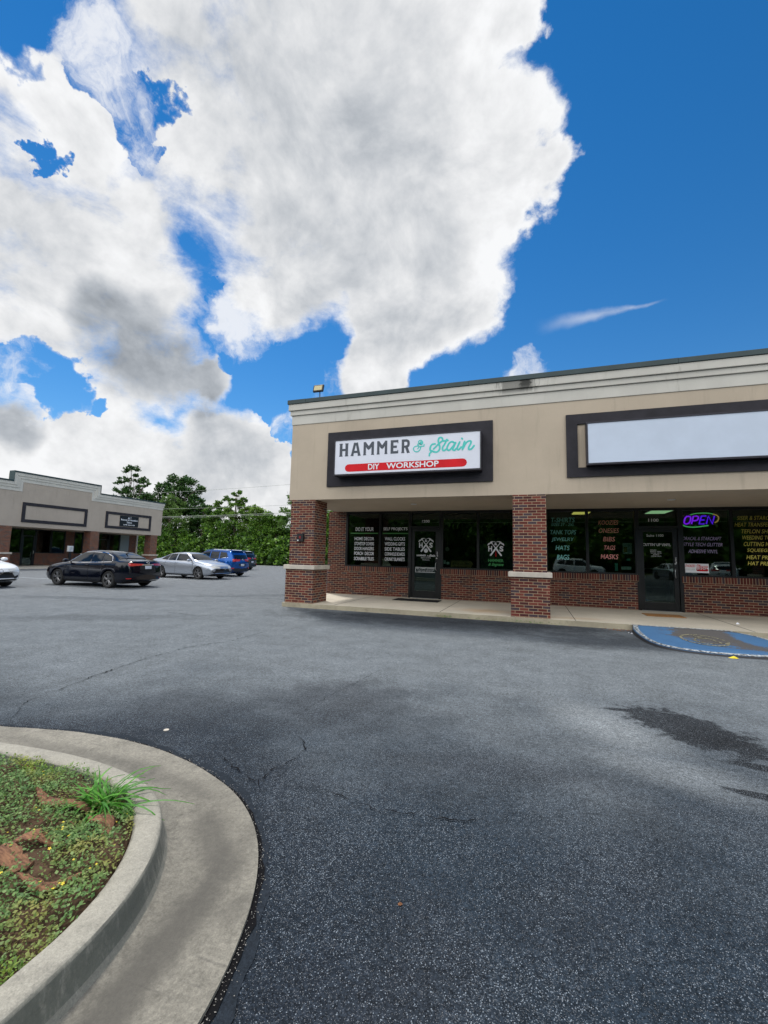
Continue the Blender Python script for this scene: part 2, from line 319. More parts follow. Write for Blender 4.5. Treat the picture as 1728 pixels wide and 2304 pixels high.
M = {}
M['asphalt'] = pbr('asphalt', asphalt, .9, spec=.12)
def sealed(T):
    P = T.pos; o = T.mix(T.noise(P, 3, 5, .6), (.010, .014, .020), (.024, .031, .040))
    o = T.vm('SCALE', o, scale=T.mr(T.noise(P, 34, 4, .75), .3, .7, .7, 1.3, False)); o = T.vm('SCALE', o, scale=T.mr(T.noise(P, 150, 2, .7), .3, .7, .7, 1.35, False))
    bump(T, T.noise(P, 75, 4, .7), .3, .005); return o
M['sealed'] = pbr('sealed asphalt', sealed, .9, spec=.12)
M['crack'] = pbr('crack', (.006, .006, .007), .95, spec=.1)
def gutter_c(T):
    o = concrete((.255, .238, .196), .3, .75, .7)(T); n = T.noise(T.pos, 6, 6, .7)
    o = T.vm('SCALE', o, scale=T.mr(T.noise(T.pos, 55, 5, .8), .3, .7, .66, 1.34, False)); o = T.vm('SCALE', o, scale=T.mr(T.noise(T.pos, 14, 4, .7), .3, .7, .86, 1.14, False))
    sv = T.n('ShaderNodeMapping', {'Vector': T.pos, 'Rotation': (0, 0, R(35)), 'Scale': (3, 30, 1)}).outputs[0]
    o = T.mix(T.mr(T.noise(sv, 1, 4, .6), .60, .72, 0, .4), o, (.07, .066, .06))
    for (cx, cy, rx, ry, rot, k) in ((-1.30, 1.35, .11, .75, 6, .8), (-1.55, 1.95, .35, .10, -42, .7), (-2.3, 2.32, .7, .09, -8, .5), (-1.2, 1.95, .05, .04, 0, .8), (-1.16, 1.62, .06, .10, 0, .5), (-3.3, 2.36, .6, .07, 0, .4)):
        o = T.mix(T.math('MULTIPLY', ell(T, cx, cy, rx, ry, rot, n, .6, 1.4, .3), k), o, (.075, .07, .06))
    return o
M['gutter'] = pbr('gutter concrete', gutter_c, .9)
def kerb_c(T):
    o = concrete((.35, .33, .275), .2, .5, .6)(T); P = T.pos
    o = T.vm('SCALE', o, scale=T.mr(T.noise(P, 60, 5, .8), .3, .7, .80, 1.2, False))
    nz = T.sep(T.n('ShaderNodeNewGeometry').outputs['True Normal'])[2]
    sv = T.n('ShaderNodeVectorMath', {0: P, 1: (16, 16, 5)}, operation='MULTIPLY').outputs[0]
    dirt_shade = T.math('MULTIPLY', T.mr(nz, .75, .3), T.mr(T.noise(sv, 1, 6, .7), .30, .52, .25, .95))     # algae and dirt streaks, with the upright face's shade painted in
    return T.mix(T.math('MULTIPLY', dirt_shade, .8), o, (.072, .082, .066))
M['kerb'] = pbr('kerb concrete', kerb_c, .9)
def walk_c(T):
    o = concrete((.62, .56, .455), .14, .2, .15)(T); n = T.noise(T.pos, 3, 5, .7)
    for (cx, cy, rx, ry, k, c) in ((-1.2, 11.6, .7, .45, .5, (.50, .30, .13)), (.9, 11.2, .8, .2, .35, (.45, .28, .13)), (4.1, 13.2, 1.2, .5, .45, (.16, .14, .11)), (-4.2, 13.4, 1.0, .4, .3, (.25, .22, .18))):
        o = T.mix(T.math('MULTIPLY', ell(T, cx, cy, rx, ry, 8, n, .6, 1.4, .2), k), o, c)
    return o
M['sidewalk'] = pbr('sidewalk concrete', walk_c, .8)
def edge_c(T):
    o = concrete((.44, .39, .28), .3, .5)(T)
    return o
M['kerbface'] = pbr('kerb face', edge_c, .85)
M['stucco'] = pbr('stucco', stucco((.52, .435, .335)), .9, spec=.2)
M['stucco2'] = pbr('stucco2', stucco((.47, .40, .33)), .9, spec=.2)
M['cornice'] = pbr('cornice', cornice, .85, spec=.2)
M['coping'] = pbr('coping metal', varied((.030, .052, .054), .15, 2), .55, metal=.1)
M['eifs'] = pbr('dark stucco', varied((.024, .022, .028), .25, 3, .25, 120), .85)
M['brick'] = pbr('brick', brick(), .85, spec=.2)
M['soldier'] = pbr('soldier brick', brick(True, .8), .85, spec=.2)
M['brick2'] = pbr('wall brick', brick(False, .8), .85, spec=.2)
M['ledge'] = pbr('ledge', varied((.52, .47, .40), .12, 5, .15, 80), .8)
M['frame'] = pbr('dark aluminium', varied((.010, .011, .012), .3, 4), .35, metal=.3)
M['glass'] = glassmat('shop glass', (.50, .60, .55), 1.25)
M['cabinet'] = pbr('sign cabinet', varied((.020, .018, .026), .3, 6), .4, metal=.3)
M['face'] = pbr('sign face', varied((.70, .72, .80), .03, 2), .35)
M['blankface'] = pbr('blank sign face', varied((.54, .61, .72), .05, 1.2), .3)
M['grey_letter'] = pbr('slate letters', (.045, .058, .078), .4)
M['teal'] = pbr('teal letters', (.06, .56, .50), .4)
M['red'] = pbr('red', varied((.62, .012, .020), .12, 2), .6, spec=.2)
M['white'] = pbr('white vinyl', (.78, .80, .84), .5)
M['offwhite'] = pbr('off white vinyl', (.62, .64, .66), .5)
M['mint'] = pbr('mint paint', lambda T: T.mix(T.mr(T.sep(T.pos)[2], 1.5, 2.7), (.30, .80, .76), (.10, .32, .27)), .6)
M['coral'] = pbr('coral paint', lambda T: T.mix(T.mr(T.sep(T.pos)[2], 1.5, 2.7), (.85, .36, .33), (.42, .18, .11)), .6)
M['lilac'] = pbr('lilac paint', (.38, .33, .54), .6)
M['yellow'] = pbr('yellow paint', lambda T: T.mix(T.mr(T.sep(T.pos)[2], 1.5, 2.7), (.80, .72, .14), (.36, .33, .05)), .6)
M['green'] = pbr('green vinyl', (.05, .22, .05), .5)
M['green2'] = pbr('green letters', (.03, .25, .06), .5)
M['panelgreen'] = pbr('window film', (.016, .035, .030), .4)
M['black'] = pbr('black', (.008, .008, .009), .5)
M['rubber'] = pbr('black rubber mat', varied((.010, .010, .011), .3, 30, .4, 200), .9)
M['coir'] = pbr('coir mat', varied((.33, .16, .05), .25, 25, .6, 250), .95)
M['wood'] = pbr('wood sign', varied((.42, .24, .09), .3, 9), .6)
M['steel'] = pbr('steel', (.5, .5, .5), .3, metal=1)
M['lens'] = pbr('lamp lens', (.55, .47, .25), .3)
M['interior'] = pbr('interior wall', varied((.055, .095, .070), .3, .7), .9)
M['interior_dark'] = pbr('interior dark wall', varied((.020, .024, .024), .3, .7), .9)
M['shelf'] = pbr('shelf wood', varied((.16, .11, .06), .3, 3), .7)
M['neon_violet'] = emis('neon violet', (.28, .01, 1.0), 1.6)
M['neon_blue'] = emis('neon blue', (.12, .01, 1.0), 1.6)
M['neon_green'] = emis('neon green', (.16, .72, .22), .75)
M['neon_amber'] = emis('neon amber', (.70, .36, .12), .7)
M['panel_y'] = emis('ceiling light yellow', (1.0, .72, .18), 1.0)
M['panel_g'] = emis('ceiling light green', (.62, .85, .50), .85)
M['grass'] = leafmat('grass', (.05, .20, .02), (.13, .38, .04), None, .5, .3)
M['cover'] = leafmat('ground cover', (.06, .15, .02), (.24, .38, .06), (.38, .42, .06), .5, .3)
M['cover2'] = leafmat('ground cover dull', (.08, .18, .05), (.23, .36, .11), (.28, .28, .07), .55, .3)
M['flower'] = pbr('flower', (.80, .62, .02), .6)
M['soil'] = pbr('soil', varied((.075, .048, .030), .5, 8, 1., 40), .95, spec=.1)
def bark_c(T):
    sv = T.n('ShaderNodeMapping', {'Vector': T.pos, 'Rotation': (0, 0, R(12)), 'Scale': (12, 90, 20)}).outputs[0]
    n = T.noise(sv, 1, 5, .65); bump(T, n, .9, .006)
    return T.mix(T.mr(n, .3, .7), T.mix(T.noise(T.pos, 5, 3), (.07, .035, .022), (.12, .06, .045)), (.30, .155, .085))
M['bark'] = pbr('bark', bark_c, .9, spec=.2)
M['trunk'] = pbr('trunk', varied((.10, .075, .055), .3, 3, .6, 20), .9)
M['verge'] = pbr('verge grass', varied((.10, .12, .045), .4, 1.2, .5, 20), .95, spec=.1)
M['bank'] = pbr('bank undergrowth soil', varied((.016, .028, .010), .4, 1., .5, 10), .95, spec=.1)
M['leaf_dark'] = leafmat('leaf dark', (.022, .065, .016), (.075, .16, .03), (.04, .10, .03), .45, .15)
M['leaf_mid'] = leafmat('leaf mid', (.04, .11, .015), (.15, .28, .035), (.18, .30, .05), .45, .2)
M['leaf_pale'] = leafmat('leaf pale', (.08, .16, .035), (.20, .32, .08), (.13, .24, .05), .5, .25)
M['kudzu'] = leafmat('kudzu', (.022, .070, .010), (.17, .32, .035), (.045, .11, .015), .42, .2)
M['wire'] = pbr('wire', (.35, .37, .33), .5)
M['ramp'] = pbr('ramp paint', ramp_paint, .8)
M['worn'] = pbr('worn white paint', white_worn, .8)
M['symbol'] = pbr('faded symbol paint', lambda T: T.mix(T.mr(T.noise(T.pos, 30, 5, .75), .46, .56), (.07, .065, .06), (.50, .46, .28)), .8)
M['pebble'] = pbr('pebbles', lambda T: T.mix(T.n('ShaderNodeNewGeometry').outputs['Random Per Island'], (.05, .045, .04), (.42, .40, .36)), .9)
M['leaflitter'] = pbr('litter', (.20, .085, .035), .9)

# ---------------------------------------------------------------- mesh helpers
ORG = {}
def tag(o, label=None, cat=None, group=None, kind=None):
    if label: o['label'] = label
    if cat: o['category'] = cat
    if group: o['group'] = group
    if kind: o['kind'] = kind
    return o
def thing(name, label, cat, loc=(0, 0, 0), group=None, rz=0.):
    o = bpy.data.objects.new(name, None); col.objects.link(o); o.location = loc; o.rotation_euler = (0, 0, rz)
    o.empty_display_size = .2
    ORG[o] = Vector(loc); tag(o, label, cat, group); return o
class MB:
    def __init__(s): s.v = []; s.f = []; s.g = []
    def add(s, vs, fs):
        k = len(s.v); s.g.append(k); s.v += [tuple(p) for p in vs]; s.f += [tuple(i+k for i in f) for f in fs]; return s
    def box(s, x0, x1, y0, y1, z0, z1):
        return s.add([(x0, y0, z0), (x1, y0, z0), (x1, y1, z0), (x0, y1, z0), (x0, y0, z1), (x1, y0, z1), (x1, y1, z1), (x0, y1, z1)],
                     [(0, 3, 2, 1), (4, 5, 6, 7), (0, 1, 5, 4), (1, 2, 6, 5), (2, 3, 7, 6), (3, 0, 4, 7)])
    def tube(s, pts, r, n=8, cap=True):
        pts = [Vector(p) for p in pts]; rs = r if isinstance(r, (list, tuple)) else [r]*len(pts); k = len(s.v); a = None
        for i, p in enumerate(pts):
            d = (pts[min(i+1, len(pts)-1)]-pts[max(i-1, 0)]).normalized()
            if a is None: a = d.orthogonal().normalized()
            a = (a-d*a.dot(d)).normalized(); b = d.cross(a)
            for j in range(n):
                t = 2*math.pi*j/n; s.v.append(tuple(p+(a*math.cos(t)+b*math.sin(t))*rs[i]))
        for i in range(len(pts)-1):
            for j in range(n):
                s.f.append((k+i*n+j, k+i*n+(j+1) % n, k+(i+1)*n+(j+1) % n, k+(i+1)*n+j))
        if cap:
            s.f.append(tuple(k+j for j in range(n))[::-1]); s.f.append(tuple(k+(len(pts)-1)*n+j for j in range(n)))
        return s
    def grid(s, rows, closed=False):
        k = len(s.v); n = len(rows[0])
        for r in rows: s.v += [tuple(p) for p in r]
        for i in range(len(rows)-1):
            for j in range(n-1 if not closed else n):
                s.f.append((k+i*n+j, k+i*n+(j+1) % n, k+(i+1)*n+(j+1) % n, k+(i+1)*n+j))
        return s
    def prism(s, poly, f0, f1):
        """poly list of (u,v); f0,f1 map (u,v)->3d for the two ends"""
        n = len(poly); k = len(s.v); s.v += [tuple(f0(*p)) for p in poly]+[tuple(f1(*p)) for p in poly]
        s.f.append(tuple(k+i for i in range(n))); s.f.append(tuple(k+n+i for i in range(n))[::-1])
        for i in range(n): s.f.append((k+i, k+n+i, k+n+(i+1) % n, k+(i+1) % n))
        return s
    def build(s, name, mat, parent=None, smooth=False, bevel=0., local=False, fix=True, sep=None):
        if sep:      # pieces that overlap on one plane are stepped apart a hair
            for q, k in enumerate(s.g):
                e = s.g[q+1] if q+1 < len(s.g) else len(s.v); o_ = (q % 40+1)*6e-5
                for i in range(k, e): a = s.v[i]; s.v[i] = (a[0]+o_, a[1], a[2]) if sep == 'x' else (a[0], a[1]-o_, a[2]) if sep == 'y' else (a[0], a[1], a[2]+o_)
        me = bpy.data.meshes.new(name); vs = s.v
        if parent is not None and not local:
            o_ = ORG.get(parent, Vector((0, 0, 0)))
            if o_.length > 0: vs = [(a-o_.x, b-o_.y, c-o_.z) for a, b, c in vs]
        me.from_pydata(vs, [], s.f)
        if fix:
            bm = bmesh.new(); bm.from_mesh(me); bmesh.ops.recalc_face_normals(bm, faces=bm.faces); bm.to_mesh(me); bm.free()
        me.materials.append(M[mat] if isinstance(mat, str) else mat)
        o = bpy.data.objects.new(name, me); col.objects.link(o)
        if smooth:
            for p in me.polygons: p.use_smooth = True
            me.set_sharp_from_angle(angle=R(45))
        if bevel:
            b = o.modifiers.new('bevel', 'BEVEL'); b.width = bevel; b.segments = 2; b.limit_method = 'ANGLE'
        if parent is not None:
            o.parent = parent; ORG[o] = ORG.get(parent, Vector((0, 0, 0)))
        return o
def npmesh(name, V, nper, mat, parent=None):
    V = np.asarray(V, dtype=np.float32); nv = len(V); nf = nv//nper
    if parent is not None: V = V-np.array(ORG.get(parent, Vector((0, 0, 0))), dtype=np.float32)
    me = bpy.data.meshes.new(name); me.vertices.add(nv); me.loops.add(nv); me.polygons.add(nf)
    me.vertices.foreach_set('co', V.ravel()); me.loops.foreach_set('vertex_index', np.arange(nv, dtype=np.int32))
    me.polygons.foreach_set('loop_start', np.arange(0, nv, nper, dtype=np.int32))
    me.update(calc_edges=True); me.materials.append(M[mat])
    o = bpy.data.objects.new(name, me); col.objects.link(o)
    if parent is not None: o.parent = parent; ORG[o] = ORG[parent]
    return o
# ---- text & strokes, laid on a vertical plane: frame(u,v)->3d, with thickness t toward the viewer
_tc = {}
def text_geo(s, bold=0.):
    k = (s, bold)
    if k not in _tc:
        c = bpy.data.curves.new('t', 'FONT'); c.body = s; c.offset = bold; c.resolution_u = 3; c.fill_mode = 'FRONT'
        o = bpy.data.objects.new('t', c); col.objects.link(o); bpy.context.view_layer.update()
        me = o.to_mesh(); V = np.array([v.co[:2] for v in me.vertices]); Fs = [tuple(p.vertices) for p in me.polygons]
        o.to_mesh_clear(); bpy.data.objects.remove(o); bpy.data.curves.remove(c); _tc[k] = (V, Fs)
    return _tc[k]
class Lines:
    """one child object per line of writing"""
    def __init__(s): s.parts = []
    def build(s, name, mat, parent, fix=False, sep='y'):
        for p in s.parts: p.build(name, mat, parent, fix=False, sep=sep)
def put_text(mb, s, u0, u1, v0, v1, fr, bold=0., shear=0.):
    if isinstance(mb, Lines): mb.parts.append(MB()); mb = mb.parts[-1]
    V, Fs = text_geo(s, bold); a = V.min(0); b = V.max(0); W = (V-a)/(b-a)
    mb.add([fr(u0+(u1-u0)*p[0]+shear*(p[1]-.5), v0+(v1-v0)*p[1]) for p in W], Fs)
def catmull(P, n=6):
    P = [np.array(p, float) for p in P]
    if len(P) < 3: return P
    Q = [2*P[0]-P[1]]+P+[2*P[-1]-P[-2]]; out = []
    for i in range(1, len(Q)-2):
        for k in range(n):
            t = k/n; a, b, c, d = Q[i-1:i+3]
            out.append(.5*((2*b)+(-a+c)*t+(2*a-5*b+4*c-d)*t*t+(-a+3*b-3*c+d)*t**3))
    return out+[P[-1]]
_lay = [0]
def stroke(mb, P, wd, fr, smooth=True, round_=True):
    P = catmull(P) if smooth else [np.array(p, float) for p in P]
    ws = wd if isinstance(wd, (list, tuple)) else [wd]*len(P)
    if len(ws) != len(P): ws = list(np.interp(np.linspace(0, 1, len(P)), np.linspace(0, 1, len(ws)), ws))
    L, Rr = [], []
    for i, p in enumerate(P):
        d = P[min(i+1, len(P)-1)]-P[max(i-1, 0)]; d = d/(np.linalg.norm(d)+1e-9); n = np.array([-d[1], d[0]])*ws[i]/2
        L.append(p+n); Rr.append(p-n)
    for i in range(len(P)-1):
        mb.add([fr(*L[i]), fr(*Rr[i]), fr(*Rr[i+1]), fr(*L[i+1])], [(0, 1, 2, 3)])
    if round_:
        for p, q in ((P[0], ws[0]), (P[-1], ws[-1])):
            mb.add([fr(p[0]+q/2*math.cos(a), p[1]+q/2*math.sin(a)) for a in np.linspace(0, 2*math.pi, 11)[:-1]], [tuple(range(10))])
def planeY(y):
    c = [0]
    def f(u, v): c[0] += 1; return (u, y-(c[0] % 7)*.00012, v)
    return lambda u, v: (u, y, v)
def rect(mb, u0, u1, v0, v1, fr): mb.add([fr(u0, v0), fr(u1, v0), fr(u1, v1), fr(u0, v1)], [(0, 1, 2, 3)])
def structure(mb, name, mat, **k): return tag(mb.build(name, mat, **k), kind='structure')
rnd = random.Random(7); rng = np.random.default_rng(11)

# ================================================================ GROUND
def sheet(x0, x1, y0, y1, z): return MB().add([(x0, y0, z), (x1, y0, z), (x1, y1, z), (x0, y1, z)], [(0, 1, 2, 3)])
structure(sheet(-900, 900, -900, 900, -.02), 'ground', 'verge')
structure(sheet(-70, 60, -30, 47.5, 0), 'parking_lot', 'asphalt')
# island ------------------------------------------------------------
GO = [(-9, .2), (-7, 1.35), (-5.6, 2.05), (-4.6, 2.35), (-4.074, 2.452), (-3.648, 2.56), (-3.244, 2.62), (-2.83, 2.636), (-2.446, 2.58), (-2.058, 2.48), (-1.695, 2.325), (-1.449, 2.151), (-1.296, 1.987), (-1.187, 1.831), (-1.112, 1.693), (-1.057, 1.54), (-1.013, 1.397), (-0.979, 1.242), (-.95, .9), (-.95, 0), (-.95, -1.5)]
TO = [(-9, -.35), (-7, .82), (-5.5, 1.55), (-4.4, 1.9), (-3.9, 2.01), (-3.4, 2.085), (-3.05, 2.12), (-2.70, 2.13), (-2.378, 2.103), (-2.12, 2.045), (-1.925, 1.955), (-1.778, 1.84), (-1.66, 1.713), (-1.56, 1.569), (-1.495, 1.43), (-1.447, 1.28), (-1.424, 1.10), (-1.418, .9), (-1.415, .6), (-1.415, -.3), (-1.415, -1.5)]
TI = [(-9, -.5), (-7, .67), (-5.45, 1.40), (-4.35, 1.75), (-3.85, 1.86), (-3.35, 1.935), (-3.02, 1.975), (-2.68, 1.975), (-2.40, 1.952), (-2.19, 1.90), (-2.02, 1.82), (-1.895, 1.72), (-1.79, 1.60), (-1.70, 1.48), (-1.635, 1.35), (-1.585, 1.22), (-1.56, 1.07), (-1.553, .9), (-1.55, .6), (-1.55, -.3), (-1.55, -1.5)]
def smoothpoly(P, n=220):
    P = np.array([p for p in catmull(P, 10)]); d = np.r_[0, np.cumsum(np.linalg.norm(np.diff(P, axis=0), axis=1))]
    u = np.linspace(0, 1, n); Q = np.stack([np.interp(u, d/d[-1], P[:, i]) for i in (0, 1)], 1)
    for _ in range(10): Q[1:-1] = (Q[:-2]+2*Q[1:-1]+Q[2:])/4
    return Q
go = smoothpoly(GO); to = smoothpoly(TO); ti = smoothpoly(TI)
def near(Q, P):      # re-pair P to Q by closest point
    return np.array([P[np.argmin(((P-q)**2).sum(1))] for q in Q])
go_ = near(to, go)
for _ in range(6): go_[1:-1] = (go_[:-2]+2*go_[1:-1]+go_[2:])/4
ti_ = near(to, ti)
for _ in range(6): ti_[1:-1] = (ti_[:-2]+2*ti_[1:-1]+ti_[2:])/4
KH = .14
def wob(i, a, f, s): return a*math.sin(i*f+s)
rows = []
for i in range(len(to)):
    o_, t_, n_ = go_[i], to[i], ti_[i]; dn = (o_-t_)/np.linalg.norm(o_-t_); dw = np.linalg.norm(o_-t_)
    f = lambda q, z: (q[0], q[1], z)
    jz = wob(i, .001, .9, 0)+wob(i, .0012, .37, 1); wk = float(np.interp(i, [0, 80, 130, 220], [.155, .15, .118, .118])); n_ = t_-dn*wk; ti_[i] = n_; t_ = t_-dn*.010
    rows.append([f(o_+dn*.0, -.05), f(o_, .022+jz), f(t_+dn*dw*.7, .016), f(t_+dn*dw*.4, .009), f(t_+dn*.075, .008), f(t_+dn*.048, .016), f(t_+dn*.036, .036), f(t_+dn*.024, .08), f(t_+dn*.016, KH-.014), f(t_+dn*.010, KH-.004), f(t_-dn*.004, KH+jz), f((t_+n_)/2, KH+.003), f(n_+dn*.012, KH+jz), f(n_, KH-.012), f(n_-dn*.01, .02)])
NG = 6
structure(MB().grid([r[:NG] for r in rows]), 'gutter', 'gutter', smooth=True)
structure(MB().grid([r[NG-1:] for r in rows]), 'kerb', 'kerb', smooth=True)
# sealed strip & cracked edge beyond the gutter
def offs(i, d): return go_[i]+(go_[i]-to[i])/np.linalg.norm(go_[i]-to[i])*d
structure(MB().grid([[tuple(offs(i, -.01))+(.004,), tuple(offs(i, .07+.012*math.sin(i*.31)+.015*math.sin(i*.11)+.012*math.sin(i*1.7)+.008*rnd.random()))+(.004,)] for i in range(len(to))]), 'sealant_strip', 'sealed')
structure(MB().grid([[tuple(offs(i, -.01))+(.008,), tuple(offs(i, .014+.010*abs(math.sin(i*.9))+.020*rnd.random()**2))+(.008,)] for i in range(len(to))]), 'joint_gap', 'crack')
# soil
def inside(P, poly):
    x, y = P[:, 0], P[:, 1]; c = np.zeros(len(P), bool); n = len(poly)
    for i in range(n):
        x0, y0 = poly[i]; x1, y1 = poly[(i+1) % n]
        m_ = ((y0 > y) != (y1 > y)) & (x < (x1-x0)*(y-y0)/(y1-y0+1e-12)+x0); c ^= m_
    return c
ipoly = np.vstack([ti_, [[-9, -1.5]]])
gx, gy = np.meshgrid(np.arange(-6, -1.4, .05), np.arange(-.6, 2.1, .05), indexing='ij')
def soilz(x, y): return .105+.018*np.sin(x*5+1)*np.cos(y*6)+.012*np.sin(x*13)*np.sin(y*11+2)
vs = np.stack([gx, gy, soilz(gx, gy)], -1); ok = inside(vs.reshape(-1, 3)[:, :2], ipoly).reshape(gx.shape)
b = MB(); idx = {}
for i in range(gx.shape[0]-1):
    for j in range(gx.shape[1]-1):
        if ok[i, j] or ok[i+1, j] or ok[i, j+1] or ok[i+1, j+1]:
            q = []
            for a, c in ((i, j), (i+1, j), (i+1, j+1), (i, j+1)):
                if (a, c) not in idx:
                    idx[(a, c)] = len(b.v); z_ = vs[a, c, 2]; b.v.append((vs[a, c, 0], vs[a, c, 1], z_ if ok[a, c] else .06))
                q.append(idx[(a, c)])
            b.f.append(tuple(q))
structure(b, 'soil', 'soil', smooth=True)
# ground cover
def leaf_quads(C, size, tilt, seed, asp=.6, norm=None):
    r = np.random.default_rng(seed); n = len(C); az = r.uniform(0, 2*np.pi, n)
    ti_l = np.abs(r.normal(0, tilt, n)); s_ = size*(.5+.95*r.random(n)**1.6)
    a = np.stack([np.cos(az)*np.cos(ti_l), np.sin(az)*np.cos(ti_l), np.sin(ti_l)], 1)
    rl = r.normal(0, tilt, n); b0 = np.stack([-np.sin(az), np.cos(az), np.zeros(n)], 1); up0 = np.cross(a, b0)
    bb = b0*np.cos(rl)[:, None]+up0*np.sin(rl)[:, None]
    s_ = s_[:, None]; V = np.stack([C, C+a*s_*.5+bb*s_*asp*.5, C+a*s_, C+a*s_*.5-bb*s_*asp*.5], 1)
    return V.reshape(-1, 3)
def cover_pts(n, seed, bare=True):
    r = np.random.default_rng(seed); P = np.stack([r.uniform(-5.2, -1.45, n), r.uniform(-.3, 2.05, n)], 1)
    P = P[inside(P, ipoly)]
    if bare:
        m_ = np.ones(len(P), bool)
        for (cx, cy_, a, b_) in ((-2.15, 1.46, .13, .06), (-2.0, 1.36, .20, .06), (-2.38, 1.75, .24, .035), (-1.98, 1.68, .12, .04), (-2.3, 1.58, .1, .04)):
            m_ &= ~((((P[:, 0]-cx)/a)**2+((P[:, 1]-cy_)/b_)**2 < 1) & (r.random(len(P)) < .85))
        dk = .5+.5*np.sin(P[:, 0]*9+2*np.sin(P[:, 1]*7))*np.cos(P[:, 1]*10)
        m_ &= r.random(len(P)) < .35+.65*dk
        dist = np.sqrt(((P[:, None, :]-ti_[None, ::4, :])**2).sum(2)).min(1); m_ &= (dist > .03) | (r.random(len(P)) < .4)
        P = P[m_]
    return P
P = cover_pts(220000, 3); h = np.random.default_rng(5).uniform(.0, .045, len(P))+.012*np.sin(P[:, 0]*20)*np.cos(P[:, 1]*17)
C = np.c_[P, soilz(P[:, 0], P[:, 1])+.012+h]
k = (np.sin(C[:, 0]*4.1+1)+np.cos(C[:, 1]*5+C[:, 0]*2)) > .1
tag(npmesh('ground_cover', leaf_quads(C[k], .0135, .5, 8, .62), 4, 'cover'), 'low green creeping weeds with tiny leaves filling the kerbed island', 'ground cover', kind='stuff')
tag(npmesh('clover_patch', leaf_quads(C[~k], .0150, .45, 9, .7), 4, 'cover2'), 'duller grey green creeping weeds in patches on the kerbed island', 'ground cover', kind='stuff')
# stems lying over
b = MB()
for i in range(150):
    p = P[rnd.randrange(len(P))]; z_ = float(soilz(p[0], p[1]))+.03; a = rnd.uniform(0, 6.3); pts = []
    x, y = p
    for j in range(5): pts.append((x, y, z_+.012*math.sin(j))); a += rnd.uniform(-.5, .5); x += .025*math.cos(a); y += .025*math.sin(a)
    b.tube(pts, .0012, 4)
tag(b.build('creeping_stems', pbr('stem', (.28, .12, .07), .8)), 'thin reddish stems creeping between the weeds of the island', 'stems', kind='stuff')
# yellow flowers
Pf = cover_pts(2600, 21); mk = (Pf[:, 0] > -2.45) & (Pf[:, 1] < 1.75) | (np.random.default_rng(2).random(len(Pf)) < .12)
Pf = Pf[mk][:240]; b = MB()
for x, y in Pf:
    z_ = float(soilz(x, y))+.045+rnd.uniform(0, .02); r_ = rnd.uniform(.0035, .0062); a0 = rnd.uniform(0, 6); tx, ty = rnd.uniform(-.4, .4), rnd.uniform(-.4, .4)
    for k_ in range(5):
        a = a0+k_*1.2566; c_, s_ = math.cos(a), math.sin(a); pr = [(0, 0), (r_*.8, .35*r_), (r_*1.25, 0), (r_*.8, -.35*r_)]
        b.add([(x+u*c_-v*s_, y+u*s_+v*c_, z_+(u*c_-v*s_)*tx+(u*s_+v*c_)*ty) for u, v in pr], [(0, 1, 2, 3)])
tag(b.build('yellow_flowers', 'flower', fix=False), 'tiny yellow flowers scattered among the island weeds', 'flowers', kind='stuff')
# grass tuft
b = MB(); tc = (-2.14, 1.80)
for i in range(64):
    a = rnd.uniform(0, 6.28) if rnd.random() < .45 else rnd.gauss(.25, .5) if rnd.random() < .55 else rnd.gauss(3.1, .4); a %= 6.283; L = rnd.uniform(.14, .30)*(1.35 if a < .9 or a > 5.6 else 1); x, y = tc[0]+rnd.gauss(0, .045), tc[1]+rnd.gauss(0, .02)
    lean = rnd.uniform(.3, .9); z_ = .12; wd = rnd.uniform(.005, .0105); pl = []; pr_ = []
    dx, dy = math.cos(a), math.sin(a); el = rnd.uniform(.30, 1.1)
    for j in range(8):
        t = j/7; w_ = wd*(1-t**2)*(.6+1.2*t if t < .4 else 1)
        pl.append((x-dy*w_, y+dx*w_, z_+.002)); pr_.append((x+dy*w_, y-dx*w_, z_))
        st = L/7; x += dx*math.cos(el)*st; y += dy*math.cos(el)*st; z_ += math.sin(el)*st; el -= lean/7*2.0
        z_ = max(z_, .125)
    b.grid([[p, q] for p, q in zip(pl, pr_)])
tag(b.build('grass_tuft', 'grass', fix=False), 'bright green tuft of crabgrass leaning over the island kerb', 'grass tuft')
# bark pieces
def barkpiece(cx, cy_, L, W_, rot, label, seed, tilt=0., th=.02):
    r = random.Random(seed); n = 18; t = thing('bark_piece', label, 'bark', (cx, cy_, float(soilz(cx, cy_))+.03), 'bark pieces on the island')
    rows = []
    for i in range(n+1):
        u = i/n; x = (u-.5)*L; w_ = W_*(math.sin(math.pi*min(max(u, .06), .94))**.5)*(.75+.5*r.random())
        o_ = .25*W_*math.sin(u*5+seed); zc = .016*math.sin(u*6+seed)+tilt*x
        sec = []
        for q in (-1, -.5, 0, .5, 1): sec.append((x, o_+w_*q/2, zc+th*(1-q*q)+r.uniform(-.003, .003)))
        for q in (1, 0, -1): sec.append((x, o_+w_*q/2*.95, zc-.008))
        rows.append(sec)
    mb = MB().grid(rows, True); n8 = 8; mb.f.append(tuple(range(n8))); mb.f.append(tuple(range(n*n8, n*n8+n8)))
    c_, s_ = math.cos(R(rot)), math.sin(R(rot)); mb.v = [(a*c_-b_*s_, a*s_+b_*c_, z) for a, b_, z in mb.v]
    mb.build('bark_slab', 'bark', t, local=True, smooth=True)
barkpiece(-2.38, 1.755, .46, .06, -8, 'long curled strip of orange bark behind the grass tuft', 3, 0, .010)
barkpiece(-1.99, 1.68, .22, .075, -22, 'short curled bark piece under the grass tuft by the kerb', 5, 0, .014)
barkpiece(-2.14, 1.36, .26, .10, 20, 'broad reddish flat bark slab in the weeds at left', 6, 0, .006)
barkpiece(-1.86, 1.345, .26, .05, 22, 'flat reddish bark slab beside the yellow flowers', 8, 0, .006)
